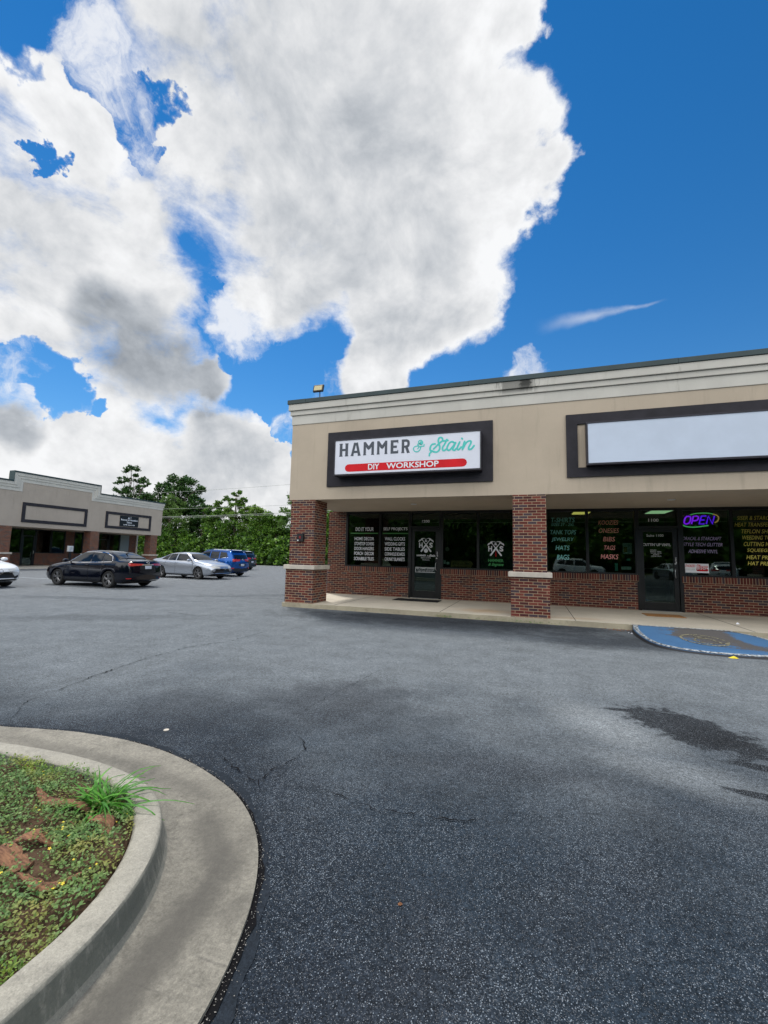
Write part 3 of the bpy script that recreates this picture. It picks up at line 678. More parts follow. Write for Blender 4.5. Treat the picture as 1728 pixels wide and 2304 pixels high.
barkpiece(-2.16, 1.50, .22, .07, 32, 'dark brown bark piece in the middle of the weeds', 12, 0, .007)
# debris along the joint
b = MB()
def chip(mb, x, y, z, r_):
    a = rnd.uniform(0, 6); vs_ = []
    for k_ in range(5): q = r_*rnd.uniform(.6, 1.1); t = a+k_*1.2566; vs_.append((x+q*math.cos(t), y+q*math.sin(t)*.7, z))
    vs_ += [(x, y, z+r_*.7)]; mb.add(vs_, [(0, 1, 5), (1, 2, 5), (2, 3, 5), (3, 4, 5), (4, 0, 5)])
for i in range(2600):
    kf = rnd.uniform(40, len(to)-5); k_ = int(kf); d_ = abs(rnd.gauss(.014, .016)); p = offs(k_, d_)*(1-kf+k_)+offs(k_+1, d_)*(kf-k_); chip(b, p[0]+rnd.gauss(0, .006), p[1]+rnd.gauss(0, .006), .010, rnd.uniform(.0015, .0040) if rnd.random() < .985 else rnd.uniform(.004, .0065))
tag(b.build('gravel', 'pebble', fix=False), 'loose grit and pebbles in the joint between gutter and asphalt', 'gravel', kind='stuff')
# cracks
def crack(P, wd, name='asphalt_crack', z=.005):
    P = [np.array(p, float) for p in P]; Q = []
    for a, c in zip(P[:-1], P[1:]):
        n = max(3, int(np.linalg.norm(c-a)/.035))
        for k_ in range(n): Q.append(a+(c-a)*k_/n+rng.normal(0, .010, 2))
    b_ = MB(); rows = []
    for i, q in enumerate(Q):
        d = Q[min(i+1, len(Q)-1)]-Q[max(i-1, 0)]; d /= np.linalg.norm(d)+1e-9; w_ = 1.05*wd*max(.12, rng.random()**1.4)*(1-.7*abs(2*i/len(Q)-1)**3)
        rows.append([(q[0]-d[1]*w_, q[1]+d[0]*w_, z), (q[0]+d[1]*w_, q[1]-d[0]*w_, z)])
    b_.grid(rows); return b_
allc = MB()
for k_, (P_, w_) in enumerate([([(-4.17, 2.57), (-4.58, 2.97), (-4.66, 3.32), (-4.81, 3.79), (-4.96, 4.54), (-5.02, 5.42), (-4.75, 6.15), (-4.77, 7.41)], .010), ([(-1.61, 2.42), (-1.67, 2.52), (-1.67, 2.68), (-1.61, 2.88), (-1.66, 3.1), (-1.82, 3.23)], .005),
              ([(-1.61, 2.44), (-1.5, 2.53), (-1.17, 2.57), (-1.03, 2.52), (-0.82, 2.5), (-0.56, 2.54), (-0.36, 2.58), (-0.17, 2.64), (-0.12, 2.79)], .006), ([(-2.14, 3.19), (-2.05, 3.63), (-2.0, 4.3), (-1.89, 5.12), (-1.85, 5.62)], .005),
              ([(-2.1, 2.69), (-1.95, 2.6), (-1.76, 2.54), (-1.65, 2.50)], .006), ([(-1.3, 2.55), (-1.22, 2.65), (-1.1, 2.62)], .003), ([(-12, 11.6), (-9.5, 12.2), (-7.5, 12.4)], .02), ([(-16, 8), (-13, 9.2), (-10.5, 9.9), (-8.5, 11.2)], .02), ([(-8.5, 8.3), (-7.3, 8.2), (-6.4, 8.5)], .012)]):
    c_ = crack(P_, w_, z=.0085+.0004*k_); allc.add(c_.v, c_.f)
structure(allc, 'asphalt_cracks', 'crack', fix=False)
b = MB()
b.tube([(-2.85, 2.93, .001), (-2.85, 2.93, .005)], .021, 14); tag(b.build('bottle_cap', 'ledge'), 'flat white bottle cap lying on the asphalt beyond the kerb', 'bottle cap')
b = MB()
for _ in range(3): chip(b, -.54+rnd.gauss(0, .004), 1.9+rnd.gauss(0, .004), .004, .010)
tag(b.build('dead_leaf', 'leaflitter'), 'small crumpled brown dead leaf alone on the near asphalt', 'leaf')

# ================================================================ TREES & BANK
def bankz(x, y): return np.clip((y-49.5)/7, 0, 1)**.8*3.3+.25*np.sin(x*.7)*np.clip((y-49.5)/3, 0, 1)
b = MB(); rows = []
for x in np.arange(-110, 50, 2.): rows.append([(x, y, float(bankz(x, y))) for y in (48.5, 49.5, 50.5, 52, 54, 57, 62, 75)])
structure(b.grid(rows), 'bank', 'bank', smooth=True)
def kudzu_top(x):            # height of the vine covered front edge by x
    return np.interp(x, [-110, -75, -62, -56, -50, -46, -43, -40, -36, -33, -28, -20, -8], [4.9, 4.9, 4.8, 4.8, 4.4, 4.6, 4.2, 4.2, 3.9, 4.0, 5.0, 5.2, 5.0])+.6*np.sin(x*.83+.5)+.35*np.sin(x*1.9)+.25*np.sin(x*4.3)
def kudzu(n, seed):
    r = np.random.default_rng(seed); x = r.uniform(-78, 34, n); t = r.random(n)**.8
    top = kudzu_top(x); z = t*top
    depth = 49.3+3.2*(z/top)**1.6+.9*np.sin(x*1.3+z*1.1)+.7*np.sin(x*2.9-z*2.3)+.35*np.sin(x*6+z*5)
    y = depth+r.normal(0, .22, n)
    bk = r.random(n) < .38; z = np.where(bk, 2.6+t*(top*.72-.6), z); y = np.where(bk, 57+r.normal(0, .6, n)+z*.15, y)
    return np.c_[x, y, z+r.normal(0, .15, n)]
tag(npmesh('undergrowth', leaf_quads(kudzu(135000, 31), .34, .75, 32, .8), 4, 'kudzu'), 'dense vines and undergrowth blanketing the bank behind the cars', 'undergrowth', kind='stuff')
def tree(name, label, x, y, z0, H_, crown, n, leaf, mat, sparse=False, seed=0, group='trees beyond the parking lot', trunk_r=.16):
    """crown: list of (dx,dy,z,rx,rz) clumps"""
    r = random.Random(seed); rg = np.random.default_rng(seed)
    t = thing(name, label, 'tree', (x, y, z0), group)
    b = MB(); cz = [c[2] for c in crown]; top = max(cz)
    b.tube([(x, y, z0-.3), (x+.1, y, z0+(top-z0)*.35), (x-.05, y+.1, z0+(top-z0)*.7), (x, y, top)], [trunk_r, trunk_r*.8, trunk_r*.5, trunk_r*.2], 8)
    for c in crown:
        zb = z0+(c[2]-z0)*r.uniform(.4, .7); p0 = Vector((x, y, zb)); p1 = Vector((x+c[0], y+c[1], c[2]+c[4]*.3)); md = (p0+p1)/2+Vector((r.uniform(-.2, .2), r.uniform(-.2, .2), .2))
        b.tube([p0, md, p1], [trunk_r*.4, trunk_r*.25, trunk_r*.1], 5)
        for _ in range(4 if sparse else 2):
            q = p1+Vector((r.uniform(-1, 1)*c[3], r.uniform(-1, 1)*c[3], r.uniform(-.6, 1)*c[4])); b.tube([md, (md+q)/2+Vector((0, 0, .1)), q], [trunk_r*.15, trunk_r*.1, .01], 4)
    b.build('trunk', 'trunk', t)
    V = []; vol = np.array([c[3]**2*c[4] for c in crown])**.67; cnt = (vol/vol.sum()*n*1.45).astype(int)
    for c, k_ in zip(crown, cnt):
        # sub clumps on the clump's shell
        ns = max(5, int(9*c[3])); d = rg.normal(size=(ns, 3)); d /= np.linalg.norm(d, axis=1)[:, None]; d *= rg.uniform(.45, 1.0, ns)[:, None]
        sub = d*np.array([c[3], c[3], c[4]])+np.array([x+c[0], y+c[1], c[2]])
        w_ = rg.integers(0, ns, k_); sr = (.26 if sparse else .36)*c[3]
        off_ = rg.normal(size=(k_, 3)); off_ /= np.linalg.norm(off_, axis=1)[:, None]; off_ *= rg.random(k_)[:, None]**.5*sr; off_[:, 2] *= .65
        V.append(sub[w_]+off_)
    npmesh('crown', leaf_quads(np.vstack(V), leaf, .7, seed+50, .6), 4, mat, t)
    return t
tree('tree', 'airy sparse tree rising highest behind the left building roof', -63.8, 54, 2.5, 16, [(0, 0, 14.9, 1.5, .8), (-1.7, 0, 13.2, 1.4, .8), (1.4, .3, 13.3, 1.5, .8), (3.1, 0, 12.4, 1.0, .5), (-2.5, 0, 11.3, 1.3, .7), (.2, 0, 11.6, 1.7, .9), (2.6, 0, 10.4, 1.8, .9), (-1.2, 0, 9.6, 2.2, 1.), (4.2, 0, 9.7, 1.5, .7), (0, 0, 8, 2.6, 1.2)], 5200, .36, 'leaf_dark', True, 101, trunk_r=.17)
tree('tree', 'dark broad domed tree right of the airy tree', -54.6, 55, 2.5, 14, [(-.3, 0, 13.2, 1.8, .8), (2., 0, 12.7, 1.6, .8), (-2.5, 0, 12.0, 1.8, .9), (3.8, 0, 11.4, 1.4, .8), (.3, 0, 11.2, 2.4, 1.), (-3.9, 0, 10.2, 1.7, .9), (-1, 0, 9.2, 2.5, 1.1), (3.6, 0, 9.6, 1.6, .9), (1.8, 0, 8.0, 2.6, 1.2), (-3, 0, 7.5, 2.3, 1.1)], 9500, .36, 'leaf_dark', False, 102, trunk_r=.24)
tree('tree', 'pale feathery tree in front of the dark domed tree', -53.6, 52.8, 1.8, 10, [(0, 0, 9.6, 1.5, .9), (-1.3, 0, 8.6, 1.6, 1.), (1.3, 0, 8.4, 1.6, 1.), (-.3, 0, 7.2, 2.1, 1.2), (-2, 0, 6.0, 1.8, 1.2), (2, 0, 6.0, 1.8, 1.2)], 8500, .24, 'leaf_pale', False, 103)
tree('tree', 'dark drooping tree filling the gap beside the domed tree', -48.8, 54.5, 2.5, 9, [(0, 0, 8.2, 1.6, .7), (-1.6, 0, 7.8, 1.4, .7), (1.7, 0, 7.4, 1.5, .7), (0, 0, 6.4, 2.3, 1.), (-2.2, 0, 5.6, 1.8, 1.)], 5500, .32, 'leaf_dark', True, 104)
tree('tree', 'mid green bushy tree left of the light topped tree', -45.6, 54, 2.5, 9, [(0, 0, 8.6, 1.3, .7), (-1.2, 0, 7.8, 1.3, .7), (1.2, 0, 7.6, 1.3, .7), (0, 0, 6.6, 2., 1.), (0, 0, 5.2, 2.5, 1.1)], 6000, .28, 'leaf_mid', True, 105)
tree('tree', 'light green tree with an airy pointed top in the middle of the tree line', -42.0, 53.5, 2.3, 11, [(0, 0, 10.4, .9, .6), (-1.1, 0, 9.5, 1., .6), (1.2, 0, 9.3, 1., .6), (0, 0, 8.6, 1.4, .7), (1.9, 0, 8.1, 1., .5), (-1.3, 0, 7.6, 1.5, .8), (.8, 0, 7.0, 2., 1.), (0, 0, 5.6, 2.6, 1.1)], 6500, .28, 'leaf_mid', True, 106)
tree('tree', 'rounded mid green tree right of the light topped tree', -38.6, 54, 2.5, 8.6, [(0, 0, 7.9, 1.4, .7), (-1.2, 0, 7.4, 1.3, .7), (1.4, 0, 7.0, 1.4, .7), (0, 0, 6.2, 2.2, 1.), (0, 0, 4.8, 2.6, 1.1)], 7000, .28, 'leaf_mid', False, 107)
tree('tree', 'low green tree between the rounded tree and the near brick pillar', -35.2, 54, 2.5, 7.4, [(0, 0, 6.4, 1.3, .6), (-1.2, 0, 6.0, 1.2, .6), (1.3, 0, 6.3, 1.2, .6), (0, 0, 5.0, 2.1, 1.)], 5000, .28, 'leaf_mid', False, 108)
tree('tree', 'pale tree with bare twigs right beside the near brick pillar', -32.0, 53, 2.2, 10, [(-.3, 0, 9.6, .8, .7), (.4, 0, 8.6, 1.3, .7), (-1., 0, 7.6, 1., .7), (.6, 0, 7.0, 1.6, .9), (0, 0, 5.6, 2., 1.)], 2600, .24, 'leaf_pale', True, 109, trunk_r=.12)
tree('tree', 'leafy tree showing through the gap behind the near brick pillar', -27.4, 53.5, 2.3, 9.5, [(0, 0, 8.3, 1.8, .9), (-1.5, 0, 7.0, 1.7, .9), (1.5, 0, 7.0, 1.8, .9), (0, 0, 5.5, 2.8, 1.2)], 6500, .3, 'leaf_mid', False, 110)
tree('tree', 'bushy tree behind the corner pillar of the left building', -59.5, 51.5, 1.5, 8, [(0, 0, 7.5, 1.9, .9), (-1.6, 0, 6.5, 1.8, .9), (1.6, 0, 6.2, 1.9, .9), (0, 0, 4.5, 2.8, 1.2)], 6500, .3, 'leaf_mid', False, 111)
# power lines
for k_, (za, zb, lab) in enumerate(((7.25, 7.45, 'thin overhead cable second from the top crossing the trees'), (6.15, 6.5, 'brightest overhead cable low across the trees'), (9.5, 10.0, 'highest thin overhead cable against the clouds'), (6.0, 6.32, 'lowest thin overhead cable across the trees'))):
    pts = []
    for i in range(25):
        x = -95+i*5; t = (x+50)/22; pts.append((x, 46, za+(zb-za)*t+.0006*(x+39)**2))
    tag(MB().tube(pts, .028 if k_ == 1 else .016, 5).build('power_line', 'wire'), lab, 'cable', 'overhead cables in front of the trees')
# wooded slope and trees behind the viewpoint, seen in the shop windows
b = MB(); rows = []
for x in np.arange(-90, 96, 3.): rows.append([(x, y, max(0, z+.8*math.sin(x*.3)*(z > 1))) for y, z in ((-46, 0), (-47, 3.5), (-48.5, 7.5), (-50, 10.5), (-56, 12), (-80, 12))])
structure(b.grid(rows), 'wooded_slope', 'bank', smooth=True)
r_ = np.random.default_rng(9); n_ = 22000; zz = r_.random(n_)**.8*11.5
tag(npmesh('woodland', leaf_quads(np.c_[r_.uniform(-85, 90, n_), -45.6-zz*.36+r_.normal(0, .5, n_), zz], .95, .7, 10, .8), 4, 'kudzu'), 'dense woodland behind the viewpoint, mirrored dark green in the shop windows', 'woodland', kind='stuff')
for i, x in enumerate((-48, -36, -25, -14, -3, 8, 18, 29, 40, 52)):
    hh = 13+2.5*math.sin(i*2.1)
    tree('tree', 'tree standing behind the viewpoint, mirrored in the shop windows', x, -42+3*math.sin(i), 0, hh, [(0, 0, hh-2, 3.5, 2.), (-3, 0, hh-4, 3.6, 2.3), (3, 0, hh-4.5, 3.6, 2.3), (0, 1, hh-7, 5.2, 3.), (-3.5, 0, hh-9, 4, 3.), (3.5, 0, 3.6, 4, 3.), (-2, 1, 2.6, 4, 2.4)], 2600, .85, 'leaf_mid', False, 200+i, 'trees mirrored in the windows', .3)

# ================================================================ MAIN SHOP BUILDING
YF, YW, ZS, SW = 10.86, 14.10, 3.02, .12
XL, XR = -6.66, 16.0
structure(MB().box(-6.68, 16, 10.775, YW+.3, -.05, SW).box(-6.95, -6.68, 13.8, YW+.3, -.05, SW-.003), 'pavement', 'sidewalk', bevel=.012)
structure(MB().box(-6.685, 16, 10.755, 10.775, -.05, SW-.002), 'pavement_kerb', 'kerbface')
mbj = MB()
for x in (-5.1, -2.2, .9, 4.2): mbj.box(x-.006, x+.006, 10.78, YW, SW+.001, SW+.003)
structure(mbj, 'pavement_joints', 'crack')
S1 = thing('shop_building', 'long beige stucco and brick shop block with two glass shopfronts at right', 'building', (0, 12, 0))
MB().box(XL, XR, YF, YW+.2, ZS, 5.26).box(-6.66, XR, YW+.2, 26, 3.3, 5.25).build('fascia', 'stucco', S1)
MB().box(-6.5, XR, 11.2, 26, 5.27, 5.4).build('roof', 'eifs', S1)
MB().box(-6.66-.02, XR, YF-.02, 26.1, 5.249, 5.524).build('cornice', 'cornice', S1, bevel=.008)
MB().box(-6.66-.06, XR, YF-.06, 26.1, 5.528, 5.662).build('cornice', 'cornice', S1, bevel=.008)
MB().box(-6.66-.105, XR, YF-.105, 26.1, 5.666, 5.855).build('cornice', 'cornice', S1, bevel=.008)
cop = MB().box(-6.66-.134, -6.20, YF-.134, 26.2, 5.858, 5.98).box(-6.197, -1.5, YF-.132, 26.2, 5.86, 5.978).box(-1.497, 3.1, YF-.134, 26.2, 5.858, 5.98).box(3.103, XR, YF-.132, 26.2, 5.86, 5.978)
cop.build('coping', 'coping', S1, bevel=.006)
# side wall and shopfront masonry
sw = MB().box(-6.95, -6.28, YW-.02, YW+.28, SW-.2, ZS).box(-6.95, -6.65, YW+.28, 26, -.1, 3.3)
sw.build('side_wall', 'brick2', S1)
DOORS = [(-3.91, -2.86), (2.84, 3.90)]
WIN = [(-6.28, -3.91, [-4.985]), (-2.86, -.42, [-1.65]), (.36, 2.84, [1.54]), (3.90, 7.6, [5.10, 6.4])]
ZSILL = 1.10
for (a, b_, ms) in WIN:
    MB().box(a, b_, YW-.02, YW+.25, SW-.1, .925).build('sill_wall', 'brick2', S1)
    MB().box(a, b_, YW-.045, YW+.25, .925, ZSILL).build('brick_sill', 'soldier', S1)
MB().box(-.42, .36, YW-.02, YW+.25, SW-.1, ZS).build('wall', 'brick2', S1)
MB().box(7.6, XR, YW-.02, YW+.25, SW-.1, ZS).build('wall', 'brick2', S1)
# interior
def inter(x0, x1, mw, y1=21.5):
    mb = MB(); mb.box(x0, x1, y1, y1+.1, SW, ZS+.2).box(x0-.1, x0, YW+.3, y1, SW, ZS+.2).box(x1, x1+.1, YW+.3, y1, SW, ZS+.2)
    mb.box(x0, x1, YW+.3, y1, ZS+.22, ZS+.3).box(x0, x1, YW+.25, y1, SW-.05, SW)
    return mb.build('interior_wall', mw, S1)
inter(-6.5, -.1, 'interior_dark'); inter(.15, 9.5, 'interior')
# pillars
def pillar(cx, side_l=None):
    w1, w2 = .38, .435
    p = MB().box(cx-w1, cx+w1, YF+.0-.02, YF+.74, 1.17, ZS-.002).box(cx-w2, cx+w2, YF-.075, YF+.79, SW-.15, 1.05).build('pillar', 'brick', S1)
    MB().box(cx-w2-.055, cx+w2+.055, YF-.13, YF+.845, 1.05, 1.17).build('ledge', 'ledge', p, bevel=.012)
pillar(-6.19); pillar(-.065); pillar(7.2)
# dark stucco sign surrounds
MB().box(-5.46, -.905, YF-.05, YF+.01, 3.37, 4.922).build('sign_surround', 'eifs', S1, bevel=.006)
a0, a1_, b0, b1_ = .785, 9.2, 3.40, 4.90
MB().box(a0, a1_, YF-.05, YF+.01, 4.66, b1_).box(a0, a1_, YF-.05, YF+.01, b0, 3.62).box(a0, 1.03, YF-.05, YF+.01, 3.62, 4.66).box(8.9, a1_, YF-.05, YF+.01, 3.62, 4.66).build('sign_surround', 'eifs', S1)
for x, y in ((-3.3, 12.24), (3.26, 12.3)):
    MB().tube([(x, y, ZS-.012), (x, y, ZS+.01)], .09, 20).build('downlight', 'offwhite', S1)

# ---- windows and doors
def frame_bars(mb, x0, x1, z0, z1, y, t=.05, d=.10):
    mb.box(x0, x1, y-d/2, y+d/2, z0, z0+t).box(x0, x1, y-d/2, y+d/2, z1-t, z1).box(x0, x0+t, y-d/2, y+d/2, z0+t, z1-t).box(x1-t, x1, y-d/2, y+d/2, z0+t, z1-t)
YG = YW+.04
fr = planeY(YG-.008)
PANES = {}
for wi, (a, b_, ms) in enumerate(WIN):
    mb = MB(); edges = [a]+ms+[b_]; y = YW+.04
    mb.box(a, b_, y-.06, y+.06, ZSILL, ZSILL+.045).box(a, b_, y-.06, y+.06, ZS-.085, ZS)
    for e in edges:
        l = a if e == a else (b_-.06 if e == b_ else e-.04); r_ = a+.08 if e == a else (b_ if e == b_ else e+.04)
        mb.box(l, r_, y-.062, y+.062, ZSILL+.045, ZS-.085)
    wo = mb.build('window', 'frame', S1)
    for k_ in range(len(edges)-1):
        l = edges[k_]+.04; r_ = edges[k_+1]-.04
        po = MB().box(l, r_, YG-.004, YG+.004, ZSILL+.03, ZS-.07).build('pane', 'glass', wo)
        PANES[(wi, k_)] = (wo, l, r_)
DO = []
for di, (a, b_) in enumerate(DOORS):
    y = YW+.04
    mb = MB().box(a-.03, a+.055, y-.075, y+.075, SW, ZS).box(b_-.055, b_+.03, y-.075, y+.075, SW, ZS).box(a+.055, b_-.055, y-.075, y+.075, 2.42, 2.50).box(a+.055, b_-.055, y-.07, y+.07, ZS-.07, ZS).box(a+.055, b_-.055, y-.07, y+.07, SW, SW+.02)
    do = mb.build('door', 'frame', S1); DO.append(do)
    x0, x1 = a+.06, b_-.06
    lf = MB().box(x0, x0+.10, y-.03, y+.03, SW+.02, 2.415).box(x1-.12, x1, y-.03, y+.03, SW+.02, 2.415).box(x0+.1, x1-.12, y-.03, y+.03, 2.33, 2.415).box(x0+.1, x1-.12, y-.03, y+.03, SW+.02, .36)
    lf.build('door_leaf', 'frame', do, bevel=.004)
    MB().box(x0+.09, x1-.11, y-.004, y+.004, .35, 2.34).build('pane', 'glass', do)
    MB().box(a+.05, b_-.05, y-.004, y+.004, 2.49, ZS-.06).build('pane', 'glass', do)
    MB().tube([(x0+.1, y+.06, 1.28), (x1-.1, y+.06, 1.28)], .012, 8).build('push_bar', 'steel', do)
    hx = x1-.075
    MB().tube([(hx, y-.03, 1.30), (hx-.02, y-.08, 1.27), (hx-.03, y-.085, 1.17), (hx-.02, y-.08, 1.07), (hx, y-.03, 1.04)], .012, 8).build('handle', 'steel', do, smooth=True)
    MB().box(hx-.02, hx+.02, y-.035, y-.028, 1.42, 1.46).build('lock', 'steel', do)
    MB().box(a+.055, b_-.055, y-.14, y-.03, SW, SW+.012).build('threshold', 'steel', do)
    if di == 0: MB().box(x0+.09, x1-.11, y+.006, y+.010, .62, 2.34).build('door_film', 'black', do)
# left shop: lettering
def blocky(mb, lines, L, Rr, bold=.035):
    for s, l, r_, z0, z1 in lines: put_text(mb, s, l, r_, z0, z1, fr, .012, 0)
wo = PANES[(0, 0)][0]
mb = Lines(); blocky(mb, [('DO IT YOUR', -5.92, -5.24, 2.335, 2.47), ('HOME DECOR', -5.95, -5.22, 2.01, 2.125), ('STOVETOP COVERS', -5.95, -5.22, 1.835, 1.95), ('DOOR HANGERS', -5.95, -5.22, 1.665, 1.78), ('PORCH  DECOR', -5.95, -5.21, 1.495, 1.61), ('SCRABBLE TILES', -5.95, -5.21, 1.315, 1.43),
     ('SELF PROJECTS', -4.88, -4.02, 2.335, 2.465), ('WALL CLOCKS', -4.82, -4.10, 2.015, 2.13), ('WEDDING GIFTS', -4.82, -4.10, 1.84, 1.955), ('SIDE TABLES', -4.82, -4.10, 1.665, 1.78), ('CORNHOLE BOARDS', -4.81, -4.10, 1.495, 1.61), ('CHUNKY BLANKETS', -4.81, -4.10, 1.32, 1.435)], 0, 0)
mb.build('lettering', 'white', wo, fix=False)
mb = MB(); rect(mb, -6.11, -5.08, 2.24, 2.275, fr); rect(mb, -4.90, -3.98, 2.24, 2.275, fr); mb.build('green_stripe', 'green', wo, fix=False)
MB().box(-6.16, -3.95, YG+.03, YG+.04, 1.3, 2.3).build('window_film', 'black', wo)
# hammer emblem
def emblem(mb, cx, cz, s, fr, apple=True):
    f = lambda u, v: fr(cx+u*s, cz+v*s)
    stroke(mb, [(-.16, -.22), (0, 0)], .05, f, False); stroke(mb, [(0, 0), (.118, .148)], [.03, .018], f, False)
    stroke(mb, [(.16, -.22), (0, 0)], .05, f, False); stroke(mb, [(0, 0), (-.118, .148)], [.03, .018], f, False)
    for g in (-1, 1):
        stroke(mb, [(g*.012, .198), (g*.08, .213), (g*.14, .19), (g*.19, .145), (g*.215, .125)], [.008, .02, .05, .035, .03], f)
        stroke(mb, [(g*.215, .148), (g*.243, .104)], .032, f, False)
        stroke(mb, [(g*.118, .148), (g*.14, .185)], [.03, .05], f, False)
    put_text(mb, 'H', cx-.235*s, cx-.115*s, cz-.10*s, cz+.07*s, fr, .04); put_text(mb, 'S', cx+.11*s, cx+.23*s, cz-.10*s, cz+.07*s, fr, .04)
    put_text(mb, '&', cx-.045*s, cx+.045*s, cz+.095*s, cz+.18*s, fr, .02)
    if apple:
        mb.add([f(.068*math.cos(a), -.20+.066*math.sin(a)) for a in np.linspace(0, 6.283, 23)[:-1]], [tuple(range(22))])
        stroke(mb, [(-.03, -.125), (0, -.14), (.02, -.11)], .012, f)
frd = planeY(YG-.008)
mb = MB(); emblem(mb, -3.365, 1.885, 1., frd); mb.build('emblem', 'offwhite', DO[0], fix=False, sep='y')
Ln = Lines(); put_text(Ln, 'HAMMER', -3.683, -3.36, 1.495, 1.555, frd, .035); put_text(Ln, '&', -3.33, -3.29, 1.495, 1.54, frd, .02, .02); mb = MB()
SCR = [[(-2.443, 4.024), (-2.433, 4.078), (-2.395, 4.121), (-2.423, 4.166), (-2.418, 4.244), (-2.375, 4.308), (-2.298, 4.319)],
 [(-2.102, 4.389), (-2.113, 4.445), (-2.151, 4.475), (-2.2, 4.457), (-2.216, 4.397), (-2.199, 4.307), (-2.176, 4.229), (-2.192, 4.153), (-2.252, 4.107), (-2.329, 4.117), (-2.384, 4.148)],
 [(-2.335, 4.189), (-2.264, 4.256), (-2.199, 4.318), (-2.134, 4.369)],
 [(-1.999, 4.41), (-2.047, 4.308), (-2.105, 4.213), (-2.099, 4.147), (-2.061, 4.134), (-2.013, 4.164)], [(-2.112, 4.379), (-1.972, 4.386)],
 [(-1.81, 4.315), (-1.864, 4.346), (-1.928, 4.323), (-1.976, 4.249), (-1.992, 4.184), (-1.964, 4.134), (-1.916, 4.147), (-1.842, 4.23), (-1.789, 4.303)],
 [(-1.778, 4.318), (-1.82, 4.228), (-1.852, 4.154), (-1.809, 4.124), (-1.756, 4.17)], [(-1.677, 4.328), (-1.724, 4.222), (-1.74, 4.158), (-1.703, 4.134), (-1.639, 4.195)],
 [(-1.625, 4.417), (-1.614, 4.398)], [(-1.556, 4.331), (-1.587, 4.235), (-1.608, 4.134)],
 [(-1.592, 4.16), (-1.534, 4.275), (-1.461, 4.335), (-1.404, 4.326), (-1.409, 4.267), (-1.456, 4.173), (-1.445, 4.124), (-1.388, 4.137), (-1.326, 4.213)]]
AMP = [[(-2.677, 4.366), (-2.686, 4.389), (-2.66, 4.393), (-2.645, 4.358), (-2.671, 4.338), (-2.716, 4.363), (-2.728, 4.409), (-2.678, 4.437), (-2.632, 4.408), (-2.62, 4.362), (-2.642, 4.325), (-2.688, 4.339), (-2.75, 4.343)],
 [(-2.749, 4.315), (-2.721, 4.291), (-2.788, 4.289), (-2.839, 4.27), (-2.861, 4.226), (-2.832, 4.163), (-2.763, 4.142), (-2.696, 4.183), (-2.669, 4.248), (-2.642, 4.28), (-2.591, 4.277), (-2.581, 4.321)], [(-2.748, 4.219), (-2.709, 4.267), (-2.642, 4.28)]]
for st in SCR: stroke(mb, [(-3.27+(u+2.443)*.20, 1.488+(v-4.08)*.20) for u, v in st], .012, frd)
mb.build('script_lettering', 'offwhite', DO[0], fix=False, sep='y'); mb = Ln
put_text(mb, 'PEACH STATE', -3.53, -3.20, 1.43, 1.462, frd, .01); put_text(mb, '478.280.0933', -3.486, -3.242, 1.368, 1.39, frd, .02)
bx = MB()
for q in ((-3.72, -3.01, .965, .977), (-3.72, -3.01, 1.125, 1.137), (-3.72, -3.708, .977, 1.125), (-3.022, -3.01, .977, 1.125)): rect(bx, *q, frd)
bx.build('outline_box', 'offwhite', DO[0], fix=False)
put_text(mb, 'DIY CRAFT STUDIO', -3.684, -3.062, 1.078, 1.114, frd, .03); put_text(mb, 'WORKSHOPS FOR THE WHOLE FAMILY', -3.66, -3.075, 1.032, 1.052, frd, .01); put_text(mb, 'PAINT  LEARN  CREATE  FUN', -3.617, -3.13, .990, 1.008, frd, .01)
put_text(mb, '1200', -3.51, -3.25, 2.625, 2.715, frd, .02)
mb.build('lettering', 'offwhite', DO[0])
mb = MB(); put_text(mb, 'PULL', -2.99, -2.955, 1.50, 1.66, planeY(YG-.035), .02); mb.build('pull_label', 'white', DO[0], fix=False)
# right pane of the left shop
wo = PANES[(1, 1)][0]
MB().box(-1.60, -.47, YG+.02, YG+.03, ZSILL+.05, 2.04).build('window_film', 'panelgreen', wo)
mb = MB(); emblem(mb, -1.10, 1.80, 1.0, fr, False); mb.build('emblem', 'white', wo, fix=False, sep='y')
mb = MB(); stroke(mb, [(-1.10, 1.73), (-1.10, 1.60)], [.008, .02], fr, False); stroke(mb, [(-1.10, 1.60), (-1.10, 1.54)], [.06, .02], fr, False); mb.build('emblem_shovel', 'red', wo, fix=False)
mb = Lines(); put_text(mb, 'HAMMER', -1.335, -.865, 1.37, 1.46, fr, .03); put_text(mb, '& Engrave', -1.33, -.87, 1.22, 1.335, fr, .025, .05); mb.build('lettering', 'green2', wo, fix=False)
# right shop
def shopw(pane, mat, lines, bold=.004):
    mb = Lines()
    for s, l, r_, z0, z1 in lines: put_text(mb, s, l, r_, z0, z1, fr, bold, .02)
    mb.build('lettering', mat, PANES[pane][0], fix=False)
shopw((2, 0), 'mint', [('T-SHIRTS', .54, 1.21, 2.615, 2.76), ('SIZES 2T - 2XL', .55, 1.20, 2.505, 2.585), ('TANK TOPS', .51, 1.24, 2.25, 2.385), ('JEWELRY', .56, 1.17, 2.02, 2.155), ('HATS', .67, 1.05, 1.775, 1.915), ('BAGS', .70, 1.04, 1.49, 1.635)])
shopw((2, 1), 'coral', [('KOOZIES', 1.86, 2.38, 2.54, 2.67), ('ONESIES', 1.86, 2.39, 2.30, 2.435), ('BIBS', 1.98, 2.28, 2.05, 2.185), ('TAGS', 1.98, 2.28, 1.80, 1.93), ('MASKS', 1.90, 2.35, 1.535, 1.675)])
